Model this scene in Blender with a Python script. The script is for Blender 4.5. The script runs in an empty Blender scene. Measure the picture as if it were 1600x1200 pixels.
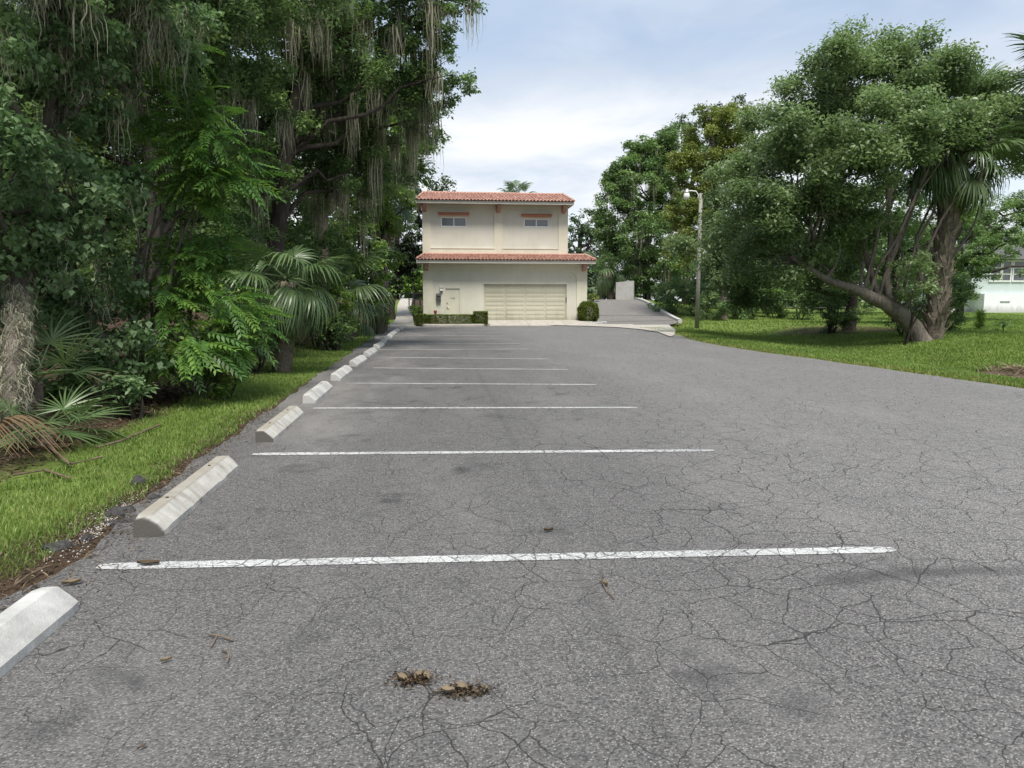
import bpy, bmesh, math, random
import numpy as np
from mathutils import Vector, Matrix, noise as mnoise

random.seed(7)
rng = np.random.default_rng(7)
scene = bpy.context.scene
C = scene.collection
R = math.radians

# ------------------------------------------------------------------ camera
F_PX, HORIZON, VP_X, CAM_H = 1109.0, 469.0, 688.0, 1.42
YAW = math.atan((800 - VP_X) / F_PX)            # optical axis turned right of the parking row axis (+Y)
PITCH = math.atan((600 - HORIZON) / F_PX)       # and down
cam_data = bpy.data.cameras.new('camera')
cam_data.sensor_width = 36.0
cam_data.lens = 36.0 * F_PX / 1600.0
cam_data.clip_start = 0.05
cam_data.clip_end = 3000
cam = bpy.data.objects.new('camera', cam_data)
C.objects.link(cam)
cam.location = (0, 0, CAM_H)
cam.rotation_euler = (math.pi / 2 - PITCH, 0, -YAW)
scene.camera = cam

# ------------------------------------------------------------------ world, sun, exposure
SUN_EL, SUN_AZ = R(62), R(176)                   # azimuth measured from +Y towards +X
world = bpy.data.worlds.new('World')
scene.world = world
world.use_nodes = True
wn, wl = world.node_tree.nodes, world.node_tree.links
wn.clear()
w_out = wn.new('ShaderNodeOutputWorld')
w_bg = wn.new('ShaderNodeBackground')
w_bg.inputs['Strength'].default_value = 0.13
sky = wn.new('ShaderNodeTexSky')
sky.sky_type = 'NISHITA'
sky.sun_disc = False
sky.sun_elevation = SUN_EL
sky.sun_rotation = SUN_AZ
sky.air_density = 1.0
sky.dust_density = 1.6
sky.ozone_density = 1.6
w_tc = wn.new('ShaderNodeTexCoord')
def wmath(op, a, b=None, clamp=False):
    n = wn.new('ShaderNodeMath'); n.operation = op; n.use_clamp = clamp
    for i, v in enumerate((a, b)):
        if v is None: continue
        if isinstance(v, (int, float)): n.inputs[i].default_value = v
        else: wl.new(v, n.inputs[i])
    return n.outputs[0]
sep = wn.new('ShaderNodeSeparateXYZ'); wl.new(w_tc.outputs['Generated'], sep.inputs[0])
zc = wmath('MAXIMUM', sep.outputs[2], 0.02)
den = wmath('ADD', zc, 0.16)
comb = wn.new('ShaderNodeCombineXYZ')           # clouds lie on a high flat layer
wl.new(wmath('DIVIDE', sep.outputs[0], den), comb.inputs[0])
wl.new(wmath('DIVIDE', sep.outputs[1], den), comb.inputs[1])
def wnoise(scale, detail, rough, off):
    mp = wn.new('ShaderNodeMapping'); mp.inputs['Location'].default_value = off
    wl.new(comb.outputs[0], mp.inputs[0])
    n = wn.new('ShaderNodeTexNoise'); n.inputs['Scale'].default_value = scale
    n.inputs['Detail'].default_value = detail; n.inputs['Roughness'].default_value = rough
    n.inputs['Distortion'].default_value = 0.35
    wl.new(mp.outputs[0], n.inputs['Vector'])
    return n.outputs['Fac']
n_big = wnoise(0.55, 4, 0.55, (3.1, 0.4, 0))
n_fine = wnoise(1.5, 5, 0.6, (0.3, 5.2, 0))
veil = wn.new('ShaderNodeMapRange'); wl.new(n_big, veil.inputs[0])
veil.inputs[1].default_value = 0.22; veil.inputs[2].default_value = 0.52
veil.inputs[3].default_value = 0.62; veil.inputs[4].default_value = 0.97
bril = wn.new('ShaderNodeMapRange'); wl.new(n_fine, bril.inputs[0])
bril.inputs[1].default_value = 0.33; bril.inputs[2].default_value = 0.62
bril.inputs[3].default_value = 0.0; bril.inputs[4].default_value = 1.0
# low clouds seen edge-on are whiter than the thin grey veil overhead
low = wn.new('ShaderNodeMapRange'); wl.new(sep.outputs[2], low.inputs[0]); low.interpolation_type = 'SMOOTHSTEP'
low.inputs[1].default_value = 0.20; low.inputs[2].default_value = 0.36
low.inputs[3].default_value = 1.0; low.inputs[4].default_value = 0.0
cl_f = wmath('MAXIMUM', wmath('MULTIPLY', bril.outputs[0], 0.35), wmath('MULTIPLY', low.outputs[0], wmath('ADD', wmath('MULTIPLY', bril.outputs[0], 0.55), 0.45)))
cloud_col = wn.new('ShaderNodeMix'); cloud_col.data_type = 'RGBA'
cloud_col.inputs[6].default_value = (1.62, 2.06, 2.72, 1)
cloud_col.inputs[7].default_value = (3.7, 3.72, 3.75, 1)
wl.new(cl_f, cloud_col.inputs[0])
mixw = wn.new('ShaderNodeMix'); mixw.data_type = 'RGBA'
wl.new(veil.outputs[0], mixw.inputs[0])
wl.new(sky.outputs[0], mixw.inputs[6]); wl.new(cloud_col.outputs[2], mixw.inputs[7])
wl.new(mixw.outputs[2], w_bg.inputs['Color'])
wl.new(w_bg.outputs[0], w_out.inputs[0])
world.cycles.sampling_method = 'MANUAL'
world.cycles.sample_map_resolution = 512

sun_d = bpy.data.lights.new('sun', 'SUN')
sun_d.energy = 2.4
sun_d.angle = R(20)
sun_d.color = (1.0, 0.94, 0.85)
sun = bpy.data.objects.new('sun', sun_d); C.objects.link(sun)
sd = Vector((math.sin(SUN_AZ) * math.cos(SUN_EL), math.cos(SUN_AZ) * math.cos(SUN_EL), math.sin(SUN_EL)))
sun.rotation_euler = sd.to_track_quat('Z', 'Y').to_euler()
sun.location = sd * 60

vs = scene.view_settings
vs.view_transform = 'Standard'; vs.look = 'None'; vs.gamma = 1.0; vs.use_curve_mapping = False
vs.exposure = 1.15
scene.cycles.max_bounces = 6
scene.cycles.diffuse_bounces = 4
scene.cycles.glossy_bounces = 2
scene.cycles.transmission_bounces = 4
scene.cycles.transparent_max_bounces = 4

# ------------------------------------------------------------------ photo pixel -> world
_M = cam.rotation_euler.to_matrix()
def ray(px, py):
    return _M @ Vector(((px - 800) / F_PX, (600 - py) / F_PX, -1.0))
def G(px, py, h=0.0):                # point on the level h
    d = ray(px, py); t = (h - CAM_H) / d.z
    return Vector((d.x * t, d.y * t, h))
def D(px, py, Y):                    # point at distance Y down the lot
    d = ray(px, py); t = Y / d.y
    return Vector((d.x * t, Y, CAM_H + d.z * t))
def smooth(a, b, v):
    t = min(1.0, max(0.0, (v - a) / (b - a))); return t * t * (3 - 2 * t)

# ------------------------------------------------------------------ scene graph helpers
def tag(o, label=None, cat=None, group=None, kind=None):
    if label: o['label'] = label
    if cat: o['category'] = cat
    if group: o['group'] = group
    if kind: o['kind'] = kind
    return o
def empty(name, loc=(0, 0, 0), rz=0.0):
    o = bpy.data.objects.new(name, None); C.objects.link(o)
    o.location = loc; o.rotation_euler = (0, 0, rz); o.empty_display_size = 0.2
    return o
def link(name, me, mat=None, parent=None, loc=None, rot=None, scl=None):
    o = bpy.data.objects.new(name, me); C.objects.link(o)
    if mat is not None and len(me.materials) == 0: me.materials.append(mat)
    if parent is not None: o.parent = parent
    if loc is not None: o.location = loc
    if rot is not None: o.rotation_euler = rot
    if scl is not None: o.scale = scl
    return o
def mesh_np(name, V, F, tint=None, smooth_shade=False):
    """V (n,3), F (m,k) constant k"""
    V = np.asarray(V, np.float32); F = np.asarray(F, np.int32)
    me = bpy.data.meshes.new(name)
    me.vertices.add(len(V)); me.vertices.foreach_set('co', V.ravel())
    k = F.shape[1]
    me.loops.add(F.size); me.loops.foreach_set('vertex_index', F.ravel())
    me.polygons.add(len(F)); me.polygons.foreach_set('loop_start', np.arange(0, F.size, k, dtype=np.int32))
    if smooth_shade: me.polygons.foreach_set('use_smooth', np.ones(len(F), bool))
    if tint is not None:
        a = me.attributes.new('tint', 'FLOAT', 'FACE'); a.data.foreach_set('value', np.asarray(tint, np.float32))
    me.update(calc_edges=True)
    return me
class MB:
    """collects polygons of one part"""
    def __init__(s): s.v = []; s.f = []
    def add(s, vs_, fs):
        b = len(s.v); s.v += [tuple(p) for p in vs_]; s.f += [tuple(i + b for i in f) for f in fs]; return s
    def box(s, x0, x1, y0, y1, z0, z1):
        return s.add([(x0,y0,z0),(x1,y0,z0),(x1,y1,z0),(x0,y1,z0),(x0,y0,z1),(x1,y0,z1),(x1,y1,z1),(x0,y1,z1)],
                     [(0,3,2,1),(4,5,6,7),(0,1,5,4),(1,2,6,5),(2,3,7,6),(3,0,4,7)])
    def tube(s, pts, rad, n=8, cap=True):
        V_, F_ = tube_arrays(pts, rad, n)
        b = len(s.v); s.v += [tuple(p) for p in V_]; s.f += [tuple(int(i) + b for i in f) for f in F_]
        if cap:
            m = len(pts)
            s.f.append(tuple(b + i for i in range(n - 1, -1, -1))); s.f.append(tuple(b + (m - 1) * n + i for i in range(n)))
        return s
    def prism(s, poly, y0, y1):      # poly in x,z extruded along y
        n = len(poly)
        return s.add([(x, y0, z) for x, z in poly] + [(x, y1, z) for x, z in poly],
                     [tuple(range(n)), tuple(range(2 * n - 1, n - 1, -1))] + [(i, i + n, (i + 1) % n + n, (i + 1) % n) for i in range(n)])
    def mesh(s, name, bevel=0.0, smooth_shade=False):
        me = bpy.data.meshes.new(name); me.from_pydata(s.v, [], s.f); me.update()
        bm = bmesh.new(); bm.from_mesh(me)
        bmesh.ops.recalc_face_normals(bm, faces=bm.faces)
        if bevel: bmesh.ops.bevel(bm, geom=list(bm.edges), offset=bevel, segments=1, affect='EDGES', clamp_overlap=True)
        bm.to_mesh(me); bm.free()
        if smooth_shade: me.polygons.foreach_set('use_smooth', np.ones(len(me.polygons), bool))
        return me
    def build(s, name, mat, parent=None, bevel=0.0, smooth_shade=False):
        return link(name, s.mesh(name, bevel, smooth_shade), mat, parent)
def tube_arrays(pts, rad, n=8):
    P = np.array([tuple(p) for p in pts], float); m = len(P)
    if np.isscalar(rad): rad = [rad] * m
    T = np.gradient(P, axis=0); T /= np.linalg.norm(T, axis=1, keepdims=True) + 1e-9
    ref = np.array([1.0, 0, 0]) if abs(T[0][0]) < 0.8 else np.array([0, 1.0, 0])
    V_ = []
    for i in range(m):
        a = ref - T[i] * np.dot(ref, T[i]); a /= np.linalg.norm(a) + 1e-9; ref = a
        b = np.cross(T[i], a)
        ang = np.linspace(0, 2 * math.pi, n, endpoint=False)
        V_.append(P[i] + rad[i] * (np.cos(ang)[:, None] * a + np.sin(ang)[:, None] * b))
    V_ = np.concatenate(V_)
    F_ = [(i * n + j, i * n + (j + 1) % n, (i + 1) * n + (j + 1) % n, (i + 1) * n + j) for i in range(m - 1) for j in range(n)]
    return V_, np.array(F_, int)
def fill_poly(outer, holes, z_of=None):
    """triangulated flat polygon with holes in 2d -> (verts2d, tris)"""
    bm = bmesh.new()
    for loop in [outer] + list(holes):
        vv = [bm.verts.new((p[0], p[1], 0)) for p in loop]
        for i in range(len(vv)): bm.edges.new((vv[i], vv[(i + 1) % len(vv)]))
    bmesh.ops.triangle_fill(bm, use_beauty=True, use_dissolve=False, edges=bm.edges[:])
    bm.verts.index_update()
    V_ = [tuple(v.co) for v in bm.verts]; F_ = [tuple(v.index for v in f.verts) for f in bm.faces]
    bm.free(); return V_, F_

# ------------------------------------------------------------------ materials
class NT:
    def __init__(s, name):
        s.m = bpy.data.materials.new(name); s.m.use_nodes = True
        s.n = s.m.node_tree.nodes; s.l = s.m.node_tree.links; s.n.clear()
        s.out = s.n.new('ShaderNodeOutputMaterial')
        s.p = s.n.new('ShaderNodeBsdfPrincipled'); s.l.new(s.p.outputs[0], s.out.inputs[0])
        s.p.inputs['Specular IOR Level'].default_value = 0.35
        s.tc = s.n.new('ShaderNodeTexCoord')
        s.co = s.tc.outputs['Object']
    def setv(s, sock, v):
        if isinstance(v, (int, float)): sock.default_value = v
        elif isinstance(v, (tuple, list)): sock.default_value = (*v, 1) if len(v) == 3 and sock.type == 'RGBA' else v
        else: s.l.new(v, sock)
    def math(s, op, a, b=0.0, clamp=False):
        n = s.n.new('ShaderNodeMath'); n.operation = op; n.use_clamp = clamp
        s.setv(n.inputs[0], a); s.setv(n.inputs[1], b); return n.outputs[0]
    def noise(s, scale, detail=4, rough=0.55, dist=0.0, co=None, color=False):
        n = s.n.new('ShaderNodeTexNoise'); n.inputs['Scale'].default_value = scale; n.inputs['Detail'].default_value = detail
        n.inputs['Roughness'].default_value = rough; n.inputs['Distortion'].default_value = dist
        s.l.new(co or s.co, n.inputs['Vector']); return n.outputs['Color' if color else 'Fac']
    def voro(s, scale, feature='F1', co=None, out='Distance', rand=1.0, dims='3D'):
        n = s.n.new('ShaderNodeTexVoronoi'); n.feature = feature; n.voronoi_dimensions = dims; n.inputs['Scale'].default_value = scale
        n.inputs['Randomness'].default_value = rand
        s.l.new(co or s.co, n.inputs['Vector']); return n.outputs[out]
    def map(s, v, a, b, c=0.0, d=1.0, sm=False):
        n = s.n.new('ShaderNodeMapRange'); s.setv(n.inputs[0], v)
        if sm: n.interpolation_type = 'SMOOTHSTEP'
        for i, x in zip((1, 2, 3, 4), (a, b, c, d)): s.setv(n.inputs[i], x)
        return n.outputs[0]
    def mix(s, f, a, b, mode='MIX'):
        n = s.n.new('ShaderNodeMix'); n.data_type = 'RGBA'; n.blend_type = mode
        s.setv(n.inputs[0], f); s.setv(n.inputs[6], a); s.setv(n.inputs[7], b); return n.outputs[2]
    def warp(s, scale, amt, co=None, detail=2):
        c = s.noise(scale, detail, 0.6, color=True, co=co)
        v = s.n.new('ShaderNodeVectorMath'); v.operation = 'MULTIPLY_ADD'
        sub = s.n.new('ShaderNodeVectorMath'); sub.operation = 'SUBTRACT'
        s.l.new(c, sub.inputs[0]); sub.inputs[1].default_value = (0.5, 0.5, 0.5)
        s.l.new(sub.outputs[0], v.inputs[0]); v.inputs[1].default_value = (amt, amt, amt)
        s.l.new(co or s.co, v.inputs[2]); return v.outputs[0]
    def scaled(s, sc, co=None):
        m = s.n.new('ShaderNodeMapping'); m.inputs['Scale'].default_value = sc; s.l.new(co or s.co, m.inputs[0]); return m.outputs[0]
    def attr(s, name):
        a = s.n.new('ShaderNodeAttribute'); a.attribute_name = name; return a.outputs['Fac']
    def xyz(s):
        a = s.n.new('ShaderNodeSeparateXYZ'); s.l.new(s.co, a.inputs[0]); return a.outputs
    def rnd(s):
        return s.n.new('ShaderNodeObjectInfo').outputs['Random']
    def bump(s, h, strength=0.3, dist=0.01):
        b = s.n.new('ShaderNodeBump'); b.inputs['Strength'].default_value = strength; b.inputs['Distance'].default_value = dist
        s.l.new(h, b.inputs['Height']); s.l.new(b.outputs[0], s.p.inputs['Normal']); return s
    def fin(s, col, rough=0.8, metal=0.0, spec=None):
        s.setv(s.p.inputs['Base Color'], col); s.setv(s.p.inputs['Roughness'], rough); s.p.inputs['Metallic'].default_value = metal
        if spec is not None: s.p.inputs['Specular IOR Level'].default_value = spec
        return s.m

def mat_simple(name, col, rough=0.7, var=0.12, scale=8, bump=0.15, metal=0.0, spec=None):
    t = NT(name); n = t.noise(scale, 5, 0.6)
    lo = tuple(c * (1 - var * 1.4) for c in col); hi = tuple(min(1, c * (1 + var)) for c in col)
    c = t.mix(t.map(n, 0.3, 0.7), lo, hi)
    if bump: t.bump(t.noise(scale * 5, 4, 0.6), bump, 0.006)
    return t.fin(c, rough, metal, spec)

def crack_mask(t):
    """1 in a crack, 0 on sound asphalt; same pattern for asphalt and paint"""
    w1 = t.warp(1.7, 0.36, detail=1); w3 = t.warp(11.0, 0.055, co=w1, detail=2)
    d1 = t.voro(2.1, 'DISTANCE_TO_EDGE', co=w3, dims='2D')
    d2 = t.voro(4.0, 'DISTANCE_TO_EDGE', co=w3, dims='2D')
    sm = t.noise(0.8, 3, 0.65)
    right = t.map(t.xyz()[0], -1.5, 2.5, -0.10, 0.10)    # the drive lane is cracked more than the bays
    f = t.math('ADD', sm, right)
    wid1 = t.map(f, 0.34, 0.62, 0.0015, 0.0105)
    wid2 = t.map(f, 0.36, 0.64, 0.002, 0.0200)
    c1 = t.math('SUBTRACT', 1.0, t.math('DIVIDE', d1, wid1), clamp=True)
    c2 = t.math('SUBTRACT', 1.0, t.math('DIVIDE', d2, wid2), clamp=True)
    return t.math('MAXIMUM', t.map(c1, 0.0, 0.45), t.math('MULTIPLY', t.map(c2, 0.0, 0.5), 0.95))

def make_asphalt(name, lane=True, base=(0.160, 0.156, 0.153)):
    t = NT(name); x, y, _ = t.xyz()
    mid = t.noise(75, 3, 0.75); big = t.noise(0.55, 4, 0.62)
    vn = t.n.new('ShaderNodeTexVoronoi'); vn.voronoi_dimensions = '2D'; vn.inputs['Scale'].default_value = 115; t.l.new(t.co, vn.inputs['Vector'])
    sx = t.n.new('ShaderNodeSeparateColor'); t.l.new(vn.outputs['Color'], sx.inputs[0]); stone_d = vn.outputs['Distance']
    pale = t.math('MULTIPLY', t.map(sx.outputs[0], 0.72, 0.97), t.map(stone_d, 0.55, 0.3))
    dark = t.map(sx.outputs[1], 0.0, 0.7, 0.30, 1.2)
    c = t.mix(t.map(mid, 0.3, 0.72), tuple(v * 0.60 for v in base), tuple(v * 1.35 for v in base))
    c = t.mix(0.8, c, dark, 'MULTIPLY')
    c = t.mix(t.math('MULTIPLY', pale, 0.8), c, (0.50, 0.48, 0.45))
    if lane:
        # bays darker from sealer, oil and tyres; drive lane bleached
        wx = t.math('ADD', x, t.math('MULTIPLY', t.math('SUBTRACT', big, 0.5), 3.5))
        bay = t.map(wx, 4.2, 0.6, 0.0, 1.0, True)
        c = t.mix(t.math('MULTIPLY', bay, 0.40), c, (0.035, 0.034, 0.034))
        wn_ = t.noise(0.9, 4, 0.65, co=t.scaled((1.0, 0.35, 1)))
        c = t.mix(t.math('MULTIPLY', t.map(wn_, 0.47, 0.72), 0.25), c, (0.26, 0.25, 0.24))
        oil = t.math('MULTIPLY', t.map(t.noise(1.35, 3, 0.7, 0.4), 0.58, 0.74), t.map(bay, 0.2, 0.8))
        c = t.mix(t.math('MULTIPLY', oil, 0.75), c, (0.022, 0.022, 0.024))
        # paving seam down the bays and pale dust where nobody drives, by the wheel stops
        seam = t.map(t.math('ABSOLUTE', t.math('ADD', t.math('SUBTRACT', x, .72), t.math('MULTIPLY', t.math('SUBTRACT', wn_, .5), .25))), .05, .012)
        c = t.mix(t.math('MULTIPLY', seam, .2), c, (.05, .048, .046))
        dust = t.math('MULTIPLY', t.map(x, -.2, -1.3, 0, 1, True), t.map(wn_, .40, .62))
        c = t.mix(t.math('MULTIPLY', t.math('MULTIPLY', dust, t.map(y, 5.5, 8.0)), .25), c, (.34, .325, .30))
        # curved tyre scuff to the right of the nearest line
        dx = t.math('SUBTRACT', x, 2.6); dy = t.math('SUBTRACT', y, 0.35)
        rr = t.math('SQRT', t.math('ADD', t.math('MULTIPLY', dx, dx), t.math('MULTIPLY', dy, dy)))
        arc = t.math('MULTIPLY', t.map(t.math('ABSOLUTE', t.math('SUBTRACT', rr, 3.0)), 0.10, 0.02), t.math('MULTIPLY', t.map(dx, -0.9, -0.5), t.map(dx, 0.9, 0.2)))
        c = t.mix(t.math('MULTIPLY', t.math('MULTIPLY', arc, t.map(dy, 0.0, 0.5)), 0.55), c, (0.03, 0.03, 0.03))
    else:
        c = t.mix(t.math('MULTIPLY', t.map(big, 0.35, 0.7), 0.3), c, (0.26, 0.25, 0.235))
    ck = crack_mask(t)
    c = t.mix(t.math('MULTIPLY', ck, 0.86), c, (0.018, 0.017, 0.016))
    t.bump(t.math('ADD', t.math('MULTIPLY', stone_d, -0.8), mid), 0.7, 0.006)
    return t.fin(c, t.map(mid, 0.2, 0.8, 0.66, 0.9), 0, 0.42)
M = {}
M['asphalt'] = make_asphalt('asphalt')
M['asphalt_ramp'] = make_asphalt('asphalt_ramp', False, (0.175, 0.162, 0.150))

t = NT('line_paint')
ck0 = crack_mask(t); pc_ = t.voro(10.5, 'DISTANCE_TO_EDGE', co=t.warp(14, .06, detail=2), dims='2D'); pn = t.noise(2.3, 3, .6)
ck1 = t.map(t.math('DIVIDE', pc_, t.map(pn, .34, .60, .008, .085)), 1.0, .3)
ck = t.math('MAXIMUM', ck0, ck1); fine = t.noise(120, 3, 0.7); wear = t.noise(9, 5, 0.7); big = t.noise(1.1, 3, 0.6)
c = t.mix(t.map(wear, 0.3, 0.7), (0.42, 0.425, 0.42), (0.60, 0.605, 0.605))
gone = t.math('MULTIPLY', t.map(t.math('ADD', fine, t.math('MULTIPLY', big, 0.40)), 0.66, 0.82), 0.85)
c = t.mix(gone, c, (0.13, 0.13, 0.13))
c = t.mix(t.math('MULTIPLY', ck, 0.85), c, (0.05, 0.048, 0.046))
t.bump(fine, 0.4, 0.003)
M['paint'] = t.fin(c, 0.7)

t = NT('ground_soil')       # lawn soil and thatch, litter under the woods
x, y, _ = t.xyz(); n1 = t.noise(0.5, 4, 0.6); n2 = t.noise(14, 5, 0.65); n3 = t.noise(70, 3, 0.7)
lawn = t.mix(t.map(n2, 0.3, 0.7), (0.085, 0.125, 0.026), (0.165, 0.235, 0.050))
lawn = t.mix(t.math('MULTIPLY', t.map(n1, 0.52, 0.72), 0.5), lawn, (0.10, 0.095, 0.040))
litter = t.mix(t.map(n3, 0.3, 0.7), (0.022, 0.015, 0.010), (0.105, 0.070, 0.045))
litter = t.mix(t.map(n2, 0.45, 0.75), litter, (0.055, 0.042, 0.030))
woods = t.map(t.math('ADD', x, t.math('MULTIPLY', t.math('SUBTRACT', n1, 0.5), 1.2)), -3.75, -3.35, 1.0, 0.0)
edge = t.map(t.math('ADD', t.math('ADD', x, t.math('MULTIPLY', t.math('SUBTRACT', n2, 0.5), 0.5)), t.math('MULTIPLY', t.map(y, 3.2, 5.5, 0.35, 0.0), 1.0)), -2.48, -2.3)
edge = t.math('MULTIPLY', edge, t.map(x, -1.0, 0.0, 1.0, 0.0))
lit = t.math('MAXIMUM', woods, edge)
# bare ring of bark and roots round the two trunks on the right lawn
dx = t.math('SUBTRACT', x, 19.4); dy = t.math('MULTIPLY', t.math('SUBTRACT', y, 32.5), 0.8)
ring = t.math('SQRT', t.math('ADD', t.math('MULTIPLY', dx, dx), t.math('MULTIPLY', dy, dy)))
ring = t.map(t.math('ADD', ring, t.math('MULTIPLY', n1, 2.0)), 4.6, 3.0)
lit = t.math('MAXIMUM', lit, t.math('MULTIPLY', ring, 0.85))
t.bump(t.math('ADD', n3, n2), 0.6, 0.03)
M['ground'] = t.fin(t.mix(lit, lawn, litter), 0.95, 0, 0.15)

def make_concrete(name, lo, hi, stain=(0.16, 0.145, 0.11), samt=0.5, streak=False):
    t = NT(name); n = t.noise(6, 5, 0.65); f = t.noise(90, 4, 0.7); r = t.rnd()
    pit = t.map(t.voro(120), 0.16, 0.08)
    c = t.mix(t.map(n, 0.3, 0.7), lo, hi)
    co = t.scaled((3, 16, 2)) if streak else t.co
    st = t.map(t.math('ADD', t.noise(1.6 if streak else 2.2, 5, 0.7, co=co), t.math('MULTIPLY', r, 0.12)), 0.52, 0.72)
    c = t.mix(t.math('MULTIPLY', st, samt), c, stain)
    c = t.mix(t.math('MULTIPLY', pit, 0.4), c, tuple(v * 0.4 for v in lo))
    t.bump(t.math('SUBTRACT', t.math('ADD', f, n), pit), 0.45, 0.006)
    return t.fin(c, 0.88, 0, 0.25)
M['concrete_new'] = make_concrete('concrete_clean', (0.38, 0.378, 0.362), (0.53, 0.527, 0.505), (0.16, 0.155, 0.14), samt=0.55)
t = NT('concrete_weathered'); x, y, z = t.xyz(); r = t.rnd()
n = t.noise(5, 5, 0.65); f = t.noise(90, 3, 0.7); v = t.noise(1.0, 4, 0.65, co=t.scaled((2.0, 11, 2.0))); br = t.noise(2.1, 3, .6)
c = t.mix(t.map(n, 0.3, 0.7), (0.35, 0.342, 0.31), (0.49, 0.482, 0.445))
c = t.mix(t.math('MULTIPLY', t.math('MULTIPLY', t.map(v, .45, .70), t.map(br, .42, .62)), .75), c, (0.13, 0.105, 0.075))
c = t.mix(t.math('MULTIPLY', t.map(z, .106, .116), t.map(n, .3, .6, .35, .75)), c, (0.24, 0.215, 0.165))
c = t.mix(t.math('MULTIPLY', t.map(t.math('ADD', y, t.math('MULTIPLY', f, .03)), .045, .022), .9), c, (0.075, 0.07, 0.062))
t.bump(t.math('ADD', f, n), .45, .006); M['concrete_old'] = t.fin(c, .9, 0, .2)
M['concrete_flat'] = make_concrete('concrete_paving', (0.36, 0.335, 0.30), (0.47, 0.445, 0.405), samt=0.35)
M['concrete_wall'] = make_concrete('concrete_block', (0.36, 0.355, 0.34), (0.44, 0.435, 0.415), samt=0.25)

def make_stucco(name, lo, hi, drips=False):
    t = NT(name); n = t.noise(0.9, 5, 0.6); f = t.noise(45, 4, 0.7)
    c = t.mix(t.map(n, 0.3, 0.7), lo, hi)
    v = t.noise(1.0, 4, 0.65, co=t.scaled((5, 5, 0.5)))
    c = t.mix(t.math('MULTIPLY', t.map(v, 0.52, 0.76), 0.25), c, (lo[0] * 0.72, lo[1] * 0.70, lo[2] * 0.5))
    zz = t.xyz()[2]
    c = t.mix(t.math('MULTIPLY', t.map(t.math('ADD', zz, t.math('MULTIPLY', v, -.9)), .25, -.25), .45), c, (.20, .18, .13))
    t.bump(f, 0.5, 0.012)
    return t.fin(c, 0.9, 0, 0.2)
M['stucco_panel'] = make_stucco('stucco_panel', (0.54, 0.525, 0.455), (0.62, 0.605, 0.535))
M['stucco_frame'] = make_stucco('stucco_frame', (0.58, 0.553, 0.45), (0.66, 0.635, 0.53))
M['fascia'] = mat_simple('fascia_paint', (0.55, 0.53, 0.47), 0.6, 0.08, 3, 0.05)
M['soffit'] = mat_simple('soffit_paint', (0.40, 0.38, 0.33), 0.7, 0.08, 3, 0.05)
t = NT('clay_tile'); tt = t.attr('tint'); n = t.noise(5, 4, 0.6)
c = t.mix(tt, (0.30, 0.15, 0.115), (0.50, 0.30, 0.24)); c = t.mix(t.math('MULTIPLY', t.map(n, 0.45, 0.75), 0.45), c, (0.20, 0.11, 0.085))
t.bump(t.noise(60, 3, 0.6), 0.2, 0.005); M['tile'] = t.fin(c, 0.8)
M['terracotta'] = mat_simple('terracotta_paint', (0.40, 0.17, 0.10), 0.75, 0.15, 6)
M['bracket'] = mat_simple('bracket_paint', (0.36, 0.20, 0.15), 0.75, 0.15, 6)
M['garage'] = make_stucco('garage_paint', (0.46, 0.445, 0.355), (0.51, 0.495, 0.40))
M['door'] = mat_simple('door_paint', (0.55, 0.53, 0.44), 0.55, 0.05, 2, 0.03)
M['dark_metal'] = mat_simple('dark_metal', (0.03, 0.03, 0.032), 0.5, 0.2, 10, 0.05)
M['brass'] = mat_simple('dull_metal', (0.20, 0.18, 0.14), 0.4, 0.2, 10, 0.05, 0.8)
M['mailbox'] = mat_simple('mailbox_metal', (0.07, 0.07, 0.075), 0.45, 0.2, 10, 0.05)
M['white_trim'] = mat_simple('white_trim', (0.78, 0.78, 0.76), 0.5, 0.05, 4, 0.03)
M['red_pipe'] = mat_simple('red_pipe', (0.30, 0.06, 0.04), 0.55, 0.2, 12)
M['lamp_glass'] = mat_simple('lamp_glass', (0.72, 0.72, 0.70), 0.25, 0.05, 4, 0.0, 0.0, 0.6)
t = NT('window_glass'); M['glass'] = t.fin(t.mix(t.noise(1.2, 2), (0.035, 0.045, 0.055), (0.10, 0.115, 0.13)), 0.06, 0, 0.9)
M['blind'] = mat_simple('window_blind', (0.11, 0.13, 0.15), 0.12, 0.1, 2, 0.0, 0, 0.8)
M['grey_metal'] = mat_simple('galvanised', (0.42, 0.42, 0.41), 0.45, 0.1, 12, 0.05, 0.5)
M['pole_wood'] = make_stucco('pole_concrete', (0.24, 0.23, 0.205), (0.34, 0.325, 0.295))
M['white_wall'] = make_stucco('white_siding', (0.74, 0.76, 0.80), (0.82, 0.84, 0.87))
M['green_wall'] = make_stucco('pale_green_siding', (0.46, 0.53, 0.52), (0.54, 0.61, 0.59))
M['house_roof'] = mat_simple('shingle', (0.10, 0.10, 0.10), 0.9, 0.3, 12)

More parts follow.
